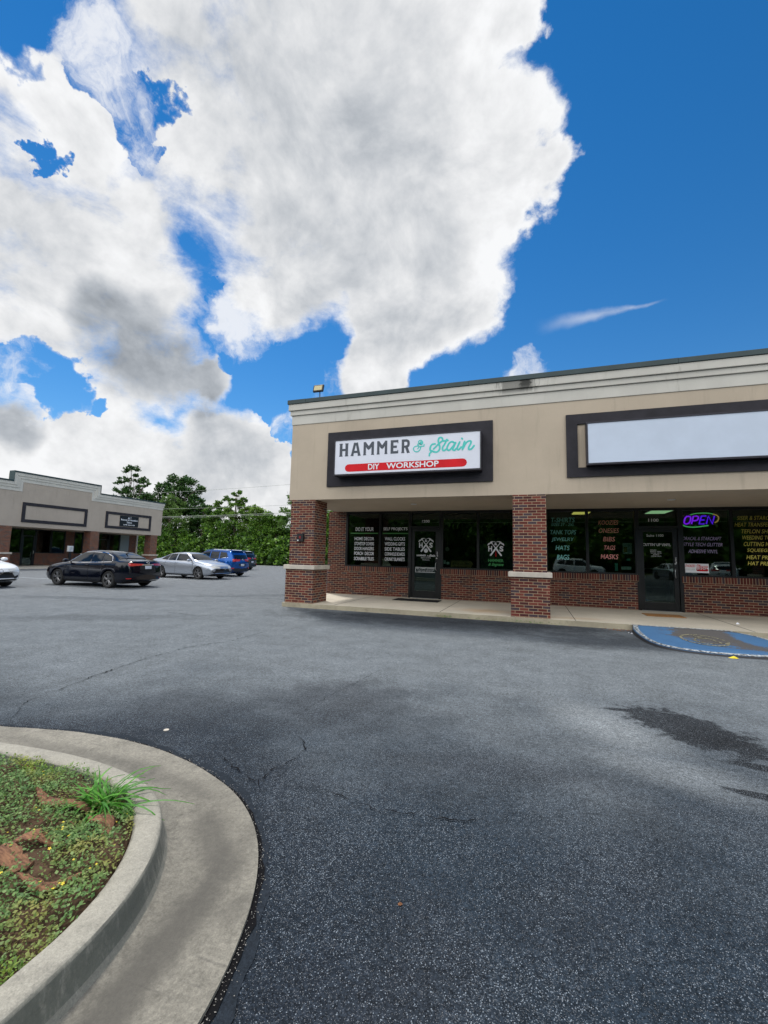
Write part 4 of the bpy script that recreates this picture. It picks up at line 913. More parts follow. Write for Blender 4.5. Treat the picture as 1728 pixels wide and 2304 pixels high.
shopw((3, 0), 'lilac', [('ORACAL & STARCRAFT', 3.97, 4.87, 2.105, 2.2), ('STYLE TECH GLITTER', 3.98, 4.90, 1.94, 2.035), ('ADHESIVE VINYL', 4.10, 4.78, 1.75, 1.85)])
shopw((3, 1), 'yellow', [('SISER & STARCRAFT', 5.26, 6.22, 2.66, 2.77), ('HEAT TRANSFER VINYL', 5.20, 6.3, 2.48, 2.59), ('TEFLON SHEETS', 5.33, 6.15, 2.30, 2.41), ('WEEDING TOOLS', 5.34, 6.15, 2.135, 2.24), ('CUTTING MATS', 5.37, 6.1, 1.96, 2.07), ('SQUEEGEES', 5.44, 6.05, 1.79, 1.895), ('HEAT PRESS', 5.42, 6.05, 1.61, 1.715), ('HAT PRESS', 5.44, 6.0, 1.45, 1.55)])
mb = Lines(); put_text(mb, '1100', 3.15, 3.41, 2.625, 2.715, fr, .02); put_text(mb, 'Suite 1100', 3.09, 3.51, 2.195, 2.265, fr, .005); put_text(mb, "CUTTIN' UP VINYL", 2.99, 3.68, 1.93, 2.01, fr, .01)
for k_, (s, l, r_) in enumerate((('HOURS', 3.17, 3.32), ('MONDAY - FRIDAY', 3.17, 3.44), ('10:00 AM - 5:00 PM', 3.18, 3.44), ('SATURDAY', 3.24, 3.38), ('10:00 AM - 2:00 PM', 3.19, 3.44))): put_text(mb, s, l, r_, 1.80-.043*k_, 1.83-.043*k_, fr, .005)
mb.build('lettering', 'offwhite', DO[1], fix=False)
mb = MB(); put_text(mb, 'PULL', 3.765, 3.80, 1.45, 1.62, planeY(YG-.035), .02); mb.build('pull_label', 'white', DO[1], fix=False)

# ---- things in and at the shops
def poster(name, label, x0, x1, z0, z1, mat, y=YG+.012, extra=None):
    t = thing(name, label, 'notice', ((x0+x1)/2, y, z0)); MB().box(x0, x1, y, y+.003, z0, z1).build('sheet', mat, t)
    if extra: extra(t, planeY(y-.001))
    return t
def ex(t, f):
    mb = MB(); rect(mb, 2.50, 2.59, 1.74, 1.90, f); mb.build('picture', 'wood', t, fix=False)
    mb = MB()
    for k_ in range(8): rect(mb, 2.61, 2.69, 1.74+k_*.03, 1.748+k_*.03, f)
    mb.build('lines', 'cabinet', t, fix=False)
poster('notice', 'white flyer with a brown picture taped inside the right shop window', 2.48, 2.71, 1.70, 2.01, 'offwhite', extra=ex)
poster('notice', 'pair of small white cards at the bottom corner beside the right shop door, left card', 2.42, 2.545, 1.24, 1.33, 'white')
poster('notice', 'small white card touching the right shop door frame at window bottom', 2.555, 2.68, 1.24, 1.33, 'white')
poster('notice', 'narrow pale strip standing at the bottom of the right shop window', 2.26, 2.34, 1.20, 1.42, 'mint')
poster('notice', 'small pale square sticker above the cards in the right shop window', 2.57, 2.66, 1.50, 1.56, 'mint')
poster('notice', 'blue and white sticker low beside the left shop door', -2.78, -2.70, 1.27, 1.40, 'offwhite')
poster('notice', 'white square sticker low beside the left shop door', -2.67, -2.58, 1.25, 1.335, 'white')
def exs(t, f):
    mb = MB(); put_text(mb, 'AUTHORIZED', 3.95, 4.24, 1.36, 1.43, f, .02); mb.build('lettering', 'red', t, fix=False)
    mb = MB(); put_text(mb, 'RESELLER', 3.97, 4.23, 1.28, 1.32, f, .0); mb.build('small_lettering', 'steel', t, fix=False)
    mb = MB(); stroke(mb, [(4.29, 1.29), (4.50, 1.29)], .07, f, False); put_text(mb, 'Siser', 4.265, 4.53, 1.29, 1.445, f, .06, .01); mb.build('emblem', 'red', t, fix=False)
    f2 = planeY(YG-.014); mb = MB(); put_text(mb, 'Siser', 4.275, 4.515, 1.30, 1.435, f2, .0, .01); mb.build('emblem_letters', 'white', t, fix=False)
poster('reseller_sign', 'white and red reseller sign low in the window right of the right shop door', 3.93, 4.55, 1.21, 1.46, 'white', y=YG-.012, extra=exs)
# neon sign
t = thing('neon_sign', 'lit violet neon open sign with green and amber ring in the right shop window', 'neon sign', (4.42, YG+.05, 2.47))
NE = [[(4.195, 2.817), (4.324, 2.853), (4.45, 2.863), (4.606, 2.861), (4.729, 2.834)], [(4.729, 2.834), (4.82, 2.796), (4.854, 2.737), (4.845, 2.678), (4.812, 2.626), (4.761, 2.597)], [(3.997, 2.668), (3.974, 2.593), (4.004, 2.532), (4.085, 2.491), (4.212, 2.472), (4.37, 2.479), (4.496, 2.501), (4.609, 2.516)]]
yn = YG+.04
for k_, (P_, mt) in enumerate(zip(NE, ('neon_green', 'neon_amber', 'neon_green'))):
    MB().tube([(p[0], yn, p[1]) for p in catmull(P_)], .016 if k_ else .011, 8).build('ring_tube', mt, t, smooth=True)
def neon(P_, mt, r_=.019): MB().tube([(p[0], yn-.01, p[1]) for p in P_], r_, 8).build('letter_tube', mt, t, smooth=True)
sh = lambda u, v, x0, x1: (x0+(x1-x0)*u+.055*(v-.5), 2.56+.22*v)
def L_(x0, x1, pts, smooth=False):
    q = [sh(u, v, x0, x1) for u, v in pts]; return catmull(q) if smooth else q
neon(L_(4.05, 4.19, [(.5, 1), (.1, .85), (0, .5), (.1, .12), (.5, 0), (.9, .15), (1, .5), (.9, .88), (.5, 1)], True), 'neon_violet')
neon(L_(4.24, 4.37, [(0, 0), (0, 1), (.6, 1), (.95, .9), (1, .72), (.9, .5), (.6, .42), (.05, .42)]), 'neon_violet')
neon(L_(4.42, 4.54, [(1, 1), (.1, 1), (0, .5), (0, 0), (1, 0)]), 'neon_blue'); neon(L_(4.42, 4.54, [(0, .5), (.85, .5)]), 'neon_blue')
neon(L_(4.59, 4.73, [(0, 0), (0, 1), (1, 0), (1, 1)]), 'neon_blue')
MB().box(3.98, 4.84, yn+.03, yn+.036, 2.50, 2.84).build('back_panel', 'black', t)
# arrow sign
t = thing('arrow_sign', 'wooden arrow shaped sign resting on the left shop window sill', 'sign', (-2.2, YG+.12, 1.15))
MB().prism([(-2.55, 1.17), (-1.90, 1.17), (-1.81, 1.28), (-1.90, 1.39), (-2.55, 1.39)], lambda u, v: (u, YG+.10, v), lambda u, v: (u, YG+.13, v)).build('board', 'wood', t)
mb = MB(); f = planeY(YG+.098)
for q in ((-2.53, -1.92, 1.185, 1.195), (-2.53, -1.92, 1.365, 1.375)): rect(mb, *q, f)
put_text(mb, 'ENTRANCE OPEN', -2.48, -1.95, 1.25, 1.32, f, .01); mb.build('lettering', 'cabinet', t, fix=False)
t = thing('round_plaque', 'small round cream plaque hanging inside the left shop window', 'plaque', (-2.67, YG+.1, 1.7))
MB().tube([(-2.67, YG+.10, 1.75), (-2.67, YG+.115, 1.75)], .07, 20).build('disc', 'ledge', t); MB().tube([(-2.67, YG+.11, 1.82), (-2.67, YG+.11, 2.2)], .003, 4).build('cord', 'ledge', t)
# bag in window
t = thing('plush_bundle', 'pale crumpled cloth bundle on the sill behind the project lettering', 'bundle', (-4.75, YG+.015, 1.14))
mb = MB(); rows = []
for i in range(9):
    u = i/8; rows.append([(-4.90+.34*u+.015*math.sin(v*4+i), YG+.012+.012*(1-abs(2*v-1)), 1.145+(.26*math.sin(math.pi*min(1, .35+u*.6))*(1-u*.45))*v) for v in np.linspace(0, 1, 6)])
mb.grid(rows).build('cloth', 'ledge', t, smooth=True)
# mats
t = thing('doormat', 'black ribbed rubber doormat at the left shop door', 'doormat', (-3.45, 13.35, SW), 'doormats')
mb = MB().box(-4.15, -2.72, 12.98, 13.62, SW+.001, SW+.012)
for i in range(34): mb.box(-4.12+i*.041, -4.12+i*.041+.02, 13.0, 13.6, SW+.012, SW+.017)
mb.build('mat', 'rubber', t)
t = thing('doormat', 'small orange brown coir doormat at the right shop door', 'doormat', (3.15, 13.1, SW), 'doormats')
mb = MB().box(2.70, 3.56, 12.62, 13.20, SW+.001, SW+.014); mb.build('mat', 'coir', t, bevel=.004)
# ceiling lights in the right shop
def clight(label, x0, x1, y0, y1, mt):
    t = thing('ceiling_light', label, 'ceiling light', ((x0+x1)/2, (y0+y1)/2, ZS+.1), 'ceiling lights inside the right shop')
    MB().box(x0, x1, y0, y1, ZS+.185, ZS+.20).build('diffuser', mt, t); MB().box(x0-.04, x1+.04, y0-.04, y1+.04, ZS+.20, ZS+.215).build('housing', 'offwhite', t)
clight('yellow lit ceiling panel seen through the T-SHIRTS window', 1.42, 1.97, 16.5, 17.7, 'panel_y')
clight('greenish lit ceiling panel seen above the right shop door', 3.85, 4.45, 16.5, 17.7, 'panel_g')
# shelves behind door 2
t = thing('shelving_unit', 'wooden shelving unit standing inside behind the right shop door', 'shelving', (3.7, 17, SW))
mb = MB().box(2.9, 5.0, 17.3, 17.34, SW, 1.8)
for z in (.15, .6, 1.05, 1.5, 1.78): mb.box(2.9, 5.0, 16.9, 17.3, z, z+.03)
for x in (2.9, 3.6, 4.3, 4.97): mb.box(x, x+.03, 16.88, 17.3, SW, 1.8)
mb.build('shelf', 'shelf', t)
t = thing('display_table', 'dark table with stacked goods inside the right shop window', 'table', (1.2, 16, SW))
mb = MB().box(.6, 1.9, 15.6, 16.3, .8, .85)
for x in (.65, 1.8): mb.box(x, x+.05, 15.65, 15.7, SW, .8); mb.box(x, x+.05, 16.2, 16.25, SW, .8)
mb.build('table_top', 'shelf', t)
# alarm box on pillar 1
t = thing('alarm_box', 'small black fire alarm box with red centre on the left brick pillar', 'alarm box', (-6.19, YF-.06, 1.83))
MB().box(-6.30, -6.10, YF-.11, YF-.02, 1.83, 2.05).build('box', 'black', t, bevel=.01)
MB().box(-6.225, -6.17, YF-.118, YF-.11, 1.91, 1.98).build('red_panel', pbr('dark red', (.22, .01, .012), .5), t); MB().box(-6.28, -6.24, YF-.115, YF-.11, 1.845, 1.875).build('label_plate', 'white', t)
# floodlight
t = thing('floodlight', 'square black floodlight on a short stem above the roof edge', 'floodlight', (-5.77, 10.8, 5.98))
mb = MB().box(-.165, .165, -.035, .03, -.115, .115); 
T_ = Matrix.Translation((-5.81, 10.78, 6.255)) @ Matrix.Rotation(R(-14), 4, 'X')
def xf(mb, T): mb.v = [tuple(T @ Vector(p)) for p in mb.v]; return mb
xf(mb, T_).build('housing', 'black', t, bevel=.02)
xf(MB().box(-.125, .125, -.04, -.035, -.075, .075), T_).build('lens', 'lens', t)
MB().tube([(-5.77, 10.8, 5.96), (-5.775, 10.8, 6.16)], .014, 8).build('stem', 'black', t); MB().tube([(-5.77, 10.8, 5.975), (-5.77, 10.8, 5.99)], .04, 10).build('foot', 'black', t)
# hammer sign cabinet
ys = 10.5
t = thing('shop_sign', 'white light box sign reading HAMMER & Stain DIY WORKSHOP', 'shop sign', (-3.12, ys, 3.6), 'light box signs on the fascia')
mb = MB(); mb.box(-5.09, -1.155, ys+.012, YF-.052, 3.60, 4.60); mb.build('cabinet', 'cabinet', t, bevel=.012)
mb = MB(); mb.box(-5.10, -1.15, ys-.015, ys+.03, 4.572, 4.605).box(-5.10, -1.15, ys-.015, ys+.03, 3.605, 3.645).box(-5.10, -5.07, ys-.015, ys+.03, 3.645, 4.572).box(-1.18, -1.15, ys-.015, ys+.03, 3.645, 4.572); mb.build('retainer_frame', 'cabinet', t)
MB().box(-5.07, -1.18, ys, ys+.01, 3.645, 4.572).build('face', 'face', t)
f = planeY(ys-.003); f2 = planeY(ys-.010)
def HL(mb, c, x0, x1, z0, z1):   # chunky slab-footed capitals
    W_ = x1-x0; H_ = z1-z0; g = lambda u, v: f(x0+u*W_, z0+v*H_); s_ = .30*W_ if c != 'M' else .2*W_
    def st(pts, w_): stroke(mb, pts, w_, lambda a, b_: f(a, b_), False, False)
    P_ = lambda u, v: (x0+u*W_, z0+v*H_)
    foot = lambda u, w_, v: rect(mb, x0+u*W_-w_*.62, x0+u*W_+w_*.62, z0+(H_*.93 if v else 0), z0+(H_ if v else H_*.07), f)
    if c == 'H':
        w_ = .30*W_; st([P_(.19, 0), P_(.19, 1)], w_); st([P_(.81, 0), P_(.81, 1)], w_); st([P_(.2, .5), P_(.8, .5)], H_*.17)
        for u in (.19, .81): foot(u, w_, 0); foot(u, w_, 1)
    if c == 'A':
        w_ = .25*W_; st([P_(.12, 0), P_(.42, 1)], w_); st([P_(.88, 0), P_(.58, 1)], w_); st([P_(.25, .30), P_(.75, .30)], H_*.17); rect(mb, x0+.36*W_, x0+.64*W_, z0+.8*H_, z1, f); foot(.13, w_, 0); foot(.87, w_, 0)
    if c == 'M':
        w_ = .22*W_; st([P_(.14, 0), P_(.14, 1)], w_); st([P_(.86, 0), P_(.86, 1)], w_); st([P_(.12, .93), P_(.5, .50)], w_*1.15); st([P_(.88, .93), P_(.5, .50)], w_*1.15)
        mb.add([f(*P_(.5-.14, .52)), f(*P_(.5, .38)), f(*P_(.5+.14, .52)), f(*P_(.5, .66))], [(0, 1, 2, 3)]); foot(.14, w_, 0); foot(.86, w_, 0)
    if c == 'E':
        w_ = .34*W_; st([P_(.22, 0), P_(.22, 1)], w_); 
        for v in (.09, .91): st([P_(.2, v), P_(1, v)], H_*.18)
        st([P_(.2, .5), P_(.82, .5)], H_*.17); rect(mb, x1-.1*W_, x1, z0+.1*H_, z0+.25*H_, f); rect(mb, x1-.1*W_, x1, z1-.25*H_, z1-.1*H_, f)
    if c == 'R':
        w_ = .30*W_; st([P_(.2, 0), P_(.2, 1)], w_); st([P_(.2, .91), P_(.65, .91)], H_*.18); st([P_(.2, .46), P_(.65, .46)], H_*.16)
        stroke(mb, [P_(.60, .91), P_(.80, .84), P_(.85, .69), P_(.80, .52), P_(.60, .46)], w_*.95, f, True, False); st([P_(.58, .46), P_(.84, 0)], w_); foot(.2, w_, 0); foot(.86, w_*.8, 0)
mb = Lines()
for c, a, b_ in (('H', -4.95, -4.68), ('A', -4.605, -4.325), ('M', -4.25, -3.935), ('M', -3.865, -3.565), ('E', -3.49, -3.27), ('R', -3.19, -2.96)): mb.parts.append(MB()); HL(mb.parts[-1], c, a, b_, 4.13, 4.49)
mb.build('dark_lettering', 'grey_letter', t)
mb = MB()
for st in SCR: stroke(mb, st, .046, f)
mb.build('script_lettering', 'teal', t, fix=False, sep='y'); mb = MB()
for st in AMP: stroke(mb, st, .028, f)
mb.build('ampersand', 'teal', t, fix=False, sep='y')
mb = MB(); stroke(mb, [(-4.665, 3.805), (-1.60, 3.805)], .205, f, False); mb.build('red_pill', 'red', t, fix=False, sep='y')
mb = Lines(); put_text(mb, 'DIY', -4.095, -3.78, 3.735, 3.885, f2, .02); put_text(mb, 'WORKSHOP', -3.585, -2.20, 3.735, 3.885, f2, .02); mb.build('white_lettering', 'white', t, fix=False)
# blank sign
ys = 10.6
t = thing('shop_sign', 'blank white light box sign with no lettering above the right shop', 'shop sign', (5, ys, 3.63), 'light box signs on the fascia')
MB().box(1.195, 8.6, ys+.012, YF-.01, 3.63, 4.625).build('cabinet', 'cabinet', t, bevel=.012)
MB().box(1.19, 8.6, ys-.015, ys+.03, 4.593, 4.63).box(1.19, 8.6, ys-.015, ys+.03, 3.625, 3.667).box(1.19, 1.225, ys-.015, ys+.03, 3.667, 4.593).build('retainer_frame', 'cabinet', t)
MB().box(1.225, 8.6, ys, ys+.01, 3.667, 4.593).build('face', 'blankface', t)
# ---- painted kerb ramp
out = smoothpoly([(2.02, 10.74), (1.93, 10.2), (1.93, 9.4), (2.0, 8.9), (2.2, 8.6), (2.6, 8.44), (3.1, 8.42), (3.6, 8.5), (3.98, 8.75), (4.15, 9.3), (4.12, 10.0), (4.0, 10.4), (3.75, 10.70)], 90)
cx_, cyy = 3.0, 10.72
def rz_(x, y): return .035+.083*np.clip((y-8.4)/2.3, 0, 1)
rows = []
for q in out:
    r_ = []
    for s_ in (0, .2, .4, .6, .8, .93, 1.0, 1.012):
        x = cx_+(q[0]-cx_)*s_; y = cyy+(q[1]-cyy)*s_; y = min(y, 10.745); z = float(rz_(x, y))
        if s_ >= 1.0: z = z*(.75 if s_ == 1.0 else 0)-(.0 if s_ == 1 else .02)
        r_.append((x, y, z))
    rows.append(r_)
structure(MB().grid(rows), 'kerb_ramp', 'ramp', smooth=True)
rows = []
for q in out:
    d = math.hypot(q[0]-cx_, q[1]-cyy); r_ = []
    for dd in (.11, .06, .010):
        s_ = 1-dd/d; x = cx_+(q[0]-cx_)*s_; y = min(cyy+(q[1]-cyy)*s_, 10.745); r_.append((x, y, float(rz_(x, y))+.005-(.012 if dd == .010 else 0)*.3))
    rows.append(r_)
structure(MB().grid(rows), 'ramp_edge_paint', 'worn', fix=False)
structure(MB().grid([[(x, 10.66, float(rz_(x, 10.66))+.006), (x, 10.748, .1235)] for x in np.linspace(2.0, 3.8, 8)]), 'ramp_top_paint', 'worn', fix=False)
mb = MB(); fg = lambda u, v: (2.93+u*.34+v*.0, 9.52+v*.50, float(rz_(0, 9.52+v*.50))+.005)
stroke(mb, [(math.cos(a), math.sin(a)*.95) for a in np.linspace(.2, 6.2, 24)], .12, fg, False)
stroke(mb, [(-.15, .75), (-.1, .3), (.4, .25), (.6, -.45), (.8, -.4)], .11, fg, False); stroke(mb, [(-.12, .5), (.3, .5)], .1, fg, False); stroke(mb, [(-.25, .2), (-.5, -.2), (-.2, -.62), (.3, -.55)], .1, fg)
structure(mb, 'accessible_symbol', 'symbol', fix=False, sep='z')
mb = MB()
for i in range(60): x = 1.75+rnd.gauss(0, .16); chip(mb, x, 10.62+rnd.gauss(0, .07), .003, rnd.uniform(.008, .02))
for i in range(25): chip(mb, 4.12+rnd.gauss(0, .08), 10.62+rnd.gauss(0, .06), .003, rnd.uniform(.008, .02))
for i in range(70): chip(mb, rnd.uniform(-6, 1.6), 10.70+rnd.gauss(0, .025), .003, rnd.uniform(.004, .014))
tag(mb.build('leaf_litter', 'leaflitter', fix=False), 'brown dead leaves gathered against the pavement kerb', 'leaf litter', kind='stuff')
C = np.c_[np.r_[rng.normal(-2.1, .12, 120), rng.normal(-.6, .5, 130), rng.normal(.1, .3, 60)], rng.normal(10.71, .02, 310), rng.uniform(0, .05, 310)]
tag(npmesh('kerb_weeds', leaf_quads(C, .035, .9, 77, .35), 4, 'cover2'), 'small weeds sprouting along the foot of the pavement kerb', 'weeds', kind='stuff')
mb = MB(); chip(mb, 2.95, 8.33, .004, .05); mb.v = [(2.95+(a-2.95)*1.5, b_, z) for a, b_, z in mb.v]; tag(mb.build('yellow_scrap', 'flower'), 'yellow scrap lying on the asphalt in front of the blue ramp', 'scrap')
mb = MB(); chip(mb, 4.35, 12.0, SW+.003, .06); tag(mb.build('paper_scrap', 'white'), 'crumpled white paper scrap on the pavement above the blue ramp', 'paper scrap')
mb = MB(); chip(mb, 1.9, 10.2, .004, .03); chip(mb, 1.86, 10.28, .004, .02); tag(mb.build('white_scrap', 'white'), 'tiny white litter scrap at the left tip of the blue ramp', 'paper scrap')

# ================================================================ LEFT BUILDING (faces +X)
XF, XW = -34.7, -37.85
structure(MB().box(-38.2, -34.1, -20, 33.6, -.05, .12), 'left_pavement', 'sidewalk')
S2 = thing('shop_building', 'beige stucco shop block with stepped parapet at far left behind the parked cars', 'building', (-36, 26, 0))
Y0, Y1, YE = 20.0, 26.46, 33.2
def bx2(mb, y0, y1, z0, z1, pr, back=.5): return mb.box(XF-back, XF+pr, y0, y1, z0, z1)
MB().box(XW-.3, XF, -20, YE, 3.02, 5.6).box(XF-.35, XF, -20, YE, 5.6, 6.1).box(XF-.35, XF, Y0+.02, Y1-.02, 6.1, 6.8).box(XW-14, XW-.3, -20, YE, 3.0, 5.5).build('fascia', 'stucco2', S2)
HI, LO = 6.85, 6.17
for d, pr, e in ((.64, .03, 0), (.40, .07, .004), (.22, .11, .008)):
    mb = MB()
    bx2(mb, Y1+e, YE+pr, LO-d, LO-e, pr); bx2(mb, -20, Y0-e, LO-d, LO-e, pr)
    bx2(mb, Y0-pr*.2+e, Y1+pr*.2-e, HI-d, HI-e, pr)
    bx2(mb, Y0-pr*.2+e, Y0+d, LO-d, HI-d, pr); bx2(mb, Y1-d, Y1+pr*.2-e, LO-d, HI-d, pr)
    mb.build('cornice', 'cornice', S2)
MB().box(XF-.4, XF+.15, Y1+.03, YE+.15, LO, LO+.1).box(XF-.4, XF+.15, -20, Y0-.03, LO, LO+.1).box(XF-.4, XF+.15, Y0-.05, Y1+.05, HI, HI+.1).box(XF-.4, XF+.15, Y0-.05, Y0-.02, LO+.0, HI).box(XF-.4, XF+.15, Y1+.02, Y1+.05, LO, HI).build('coping', 'coping', S2)
for (a, b_, c, d) in ((20.75, 25.57, 3.34, 4.79), (27.2, 31.89, 3.38, 4.83)):
    w_ = .22; MB().box(XF-.01, XF+.05, a, b_, d-w_, d).box(XF-.01, XF+.05, a, b_, c, c+w_).box(XF-.01, XF+.05, a, a+w_, c+w_, d-w_).box(XF-.01, XF+.05, b_-w_, b_, c+w_, d-w_).build('sign_surround', 'eifs', S2)
for cy_ in (32.4, 26.39, 19.84, 13.2):
    p = MB().box(XF-.74, XF+.02, cy_-.38, cy_+.38, 1.17, 3.018).box(XF-.80, XF+.075, cy_-.44, cy_+.44, 0, 1.05).build('pillar', 'brick', S2)
    MB().box(XF-.85, XF+.13, cy_-.5, cy_+.5, 1.05, 1.17).build('ledge', 'ledge', p)
MB().box(XW-.3, XW, -20, 22.85, 0, 1.1).box(XW-.3, XW, 23.9, 29.15, 0, 1.1).box(XW-.3, XW, 26.2, 26.95, 1.1, 3.02).box(XW-.3, XW, 27.75, 29.15, 1.1, 3.02).box(XW-.3, XW, 31.4, 33.15, 0, 3.02).box(XW-14, XW-.3, 33.0, 33.15, 0, 3.02).build('wall', 'brick2', S2)
MB().box(XW-.02, XW+.1, 33.17, 33.32, .1, 3.02).build('corner_trim', 'ledge', S2)
MB().box(XW-4, XW-3.9, -10, 33, .1, 3).box(XW-4, XW-.3, -10, 33, 3.0, 3.01).build('interior_wall', 'interior_dark', S2)
def lwin(y0, y1, z0=1.1, nm='window', pm='glass'):
    o_ = MB().box(XW-.1, XW+.02, y0, y1, z0, z0+.06).box(XW-.1, XW+.02, y0, y1, 2.95, 3.02).box(XW-.1, XW+.02, y0, y0+.06, z0+.06, 2.95).box(XW-.1, XW+.02, y1-.06, y1, z0+.06, 2.95).build(nm, 'frame', S2)
    MB().box(XW-.05, XW-.04, y0+.05, y1-.05, z0+.05, 2.96).build('pane', pm, o_); return o_
for y0, y1 in ((20.4, 21.6), (21.6, 22.84), (23.88, 25.06), (25.08, 26.2), (26.96, 27.74), (30.28, 31.38), (17, 18.6), (18.6, 20.38)): lwin(y0, y1)
for y0, y1 in ((22.85, 23.87), (29.16, 30.26)):
    o_ = lwin(y0, y1, .12, 'door'); MB().box(XW-.08, XW+.0, y0+.06, y1-.06, 2.42, 2.5).box(XW-.08, XW, y0+.06, y0+.16, .18, 2.42).box(XW-.08, XW, y1-.16, y1-.06, .18, 2.42).build('door_leaf', 'frame', o_)
    MB().tube([(XW+.0, y1-.13, 1.3), (XW+.06, y1-.13, 1.27), (XW+.06, y1-.13, 1.07), (XW, y1-.13, 1.04)], .014, 6).build('handle', 'steel', o_)
MB().box(XW-.0, XW+.05, 31.4, 32.34, 1.15, 2.98).build('door_panel', pbr('pale shutter', (.17, .21, .22), .5), S2)
t = thing('shop_sign', 'small black beauty and braiding salon sign on the far left building', 'shop sign', (XF+.02, 29.5, 3.63))
MB().box(XF+.002, XF+.04, 28.57, 30.48, 3.64, 4.58).build('board', 'black', t)
fl = lambda u, v: (XF+.046, u, v)
mb = Lines(); put_text(mb, 'A', 29.33, 29.56, 4.31, 4.50, fl, .03); put_text(mb, '2', 29.60, 29.69, 4.42, 4.53, fl, .03); put_text(mb, 'Beauty & Braiding', 28.66, 30.40, 4.12, 4.30, fl, .02); put_text(mb, 'Salon', 29.27, 29.78, 3.94, 4.09, fl, .02); put_text(mb, '(478) 663-9132', 28.95, 30.10, 3.72, 3.84, fl, .03)
mb.build('lettering', 'white', t, sep='x')
t = thing('post_box', 'white box on a dark post in front of the far left shopfront', 'post box', (-34.2, 24.1, 0))
MB().box(-34.3, -34.1, 23.92, 24.29, 1.30, 1.74).build('box', 'offwhite', t, bevel=.02); MB().box(-34.25, -34.15, 24.03, 24.18, 0, 1.30).build('post', 'black', t)
mb = MB()
for k_ in range(5): mb.box(-34.1, -34.095, 23.98, 24.23, 1.4+k_*.06, 1.42+k_*.06)
mb.build('print', 'steel', t)
# parking lines (worn) near the cars
mb = MB()
for i, (x, y, L) in enumerate(((-23, 11.9, 4.5), (-23, 14.9, 4.5), (-20, 21.6, 4.5), (-20, 18.6, 4.5), (-20, 24.7, 4.5))): mb.box(x-L/2, x+L/2, y-.05, y+.05, .002, .005)
structure(mb, 'parking_lines', 'worn')

# ================================================================ CARS
def carmats(name, c, metal, rough=.25):
    return pbr(name, c, rough, metal=metal, coat=.45, spec=.25)
CARGLASS = pbr('car glass', (.006, .009, .012), .03, spec=.35)
TYRE = pbr('tyre', (.012, .012, .012), .85); RIM = pbr('rim', (.20, .20, .205), .35, metal=.9); CHROME = pbr('chrome', (.7, .7, .72), .12, metal=1.)
RIMD = pbr('dark rim', (.06, .06, .065), .35, metal=.6)
TAIL = pbr('tail lamp', (.45, .012, .012), .12, coat=1.); HEAD = pbr('head lamp', (.62, .62, .58), .12, coat=1.); PLAST = pbr('black plastic', (.012, .012, .013), .55)
PLATE = pbr('plate', (.55, .60, .68), .5); SEAM = pbr('seam', (.003, .003, .003), .9)
KIND = {
 'sedan': dict(L=4.86, W=.91, wb=2.78, wr=.33, top=[(-2.43, .62), (-2.40, .98), (-2.33, 1.06), (-2.1, 1.09), (-1.72, 1.13), (-1.35, 1.27), (-1.0, 1.375), (-.6, 1.44), (-.15, 1.465), (.2, 1.43), (.5, 1.33), (.8, 1.18), (1.08, 1.02), (1.5, .95), (1.9, .88), (2.2, .80), (2.36, .72), (2.43, .60)],
   belt=[(-2.43, .60), (-2.40, .93), (-2.3, 1.0), (-1.8, 1.01), (-1, .985), (0, .955), (1.0, .915), (1.5, .86), (1.95, .79), (2.25, .71), (2.43, .56)], roofw=.59,
   side=[((.86, .98), (.30, 1.335), (-.28, 1.355), (-.28, .99)), ((-.36, .99), (-.36, 1.36), (-.85, 1.33), (-.92, 1.0)), ((-.98, 1.0), (-.90, 1.33), (-1.28, 1.19), (-1.42, 1.045))],
   ws=((1.02, .74), (.36, .54)), rg=((-1.66, .66), (-.98, .50))),
 'suv': dict(L=4.5, W=.925, wb=2.67, wr=.355, top=[(-2.25, .70), (-2.23, 1.05), (-2.17, 1.14), (-2.06, 1.30), (-1.95, 1.47), (-1.88, 1.58), (-1.5, 1.625), (-.9, 1.655), (-.3, 1.665), (.2, 1.62), (.55, 1.50), (.85, 1.32), (1.15, 1.13), (1.5, 1.07), (1.9, 1.01), (2.1, .90), (2.2, .76), (2.25, .62)],
   belt=[(-2.25, .66), (-2.22, 1.0), (-2.1, 1.12), (-1.6, 1.12), (-.8, 1.06), (.2, 1.03), (1.1, 1.0), (1.6, .96), (2.0, .88), (2.25, .58)], roofw=.62,
   side=[((.92, 1.08), (.40, 1.50), (-.25, 1.54), (-.25, 1.07)), ((-.33, 1.07), (-.33, 1.54), (-1.0, 1.53), (-1.05, 1.11)), ((-1.13, 1.12), (-1.08, 1.52), (-1.55, 1.48), (-1.75, 1.22))],
   ws=((1.10, .76), (.45, .56)), rg=None),
}
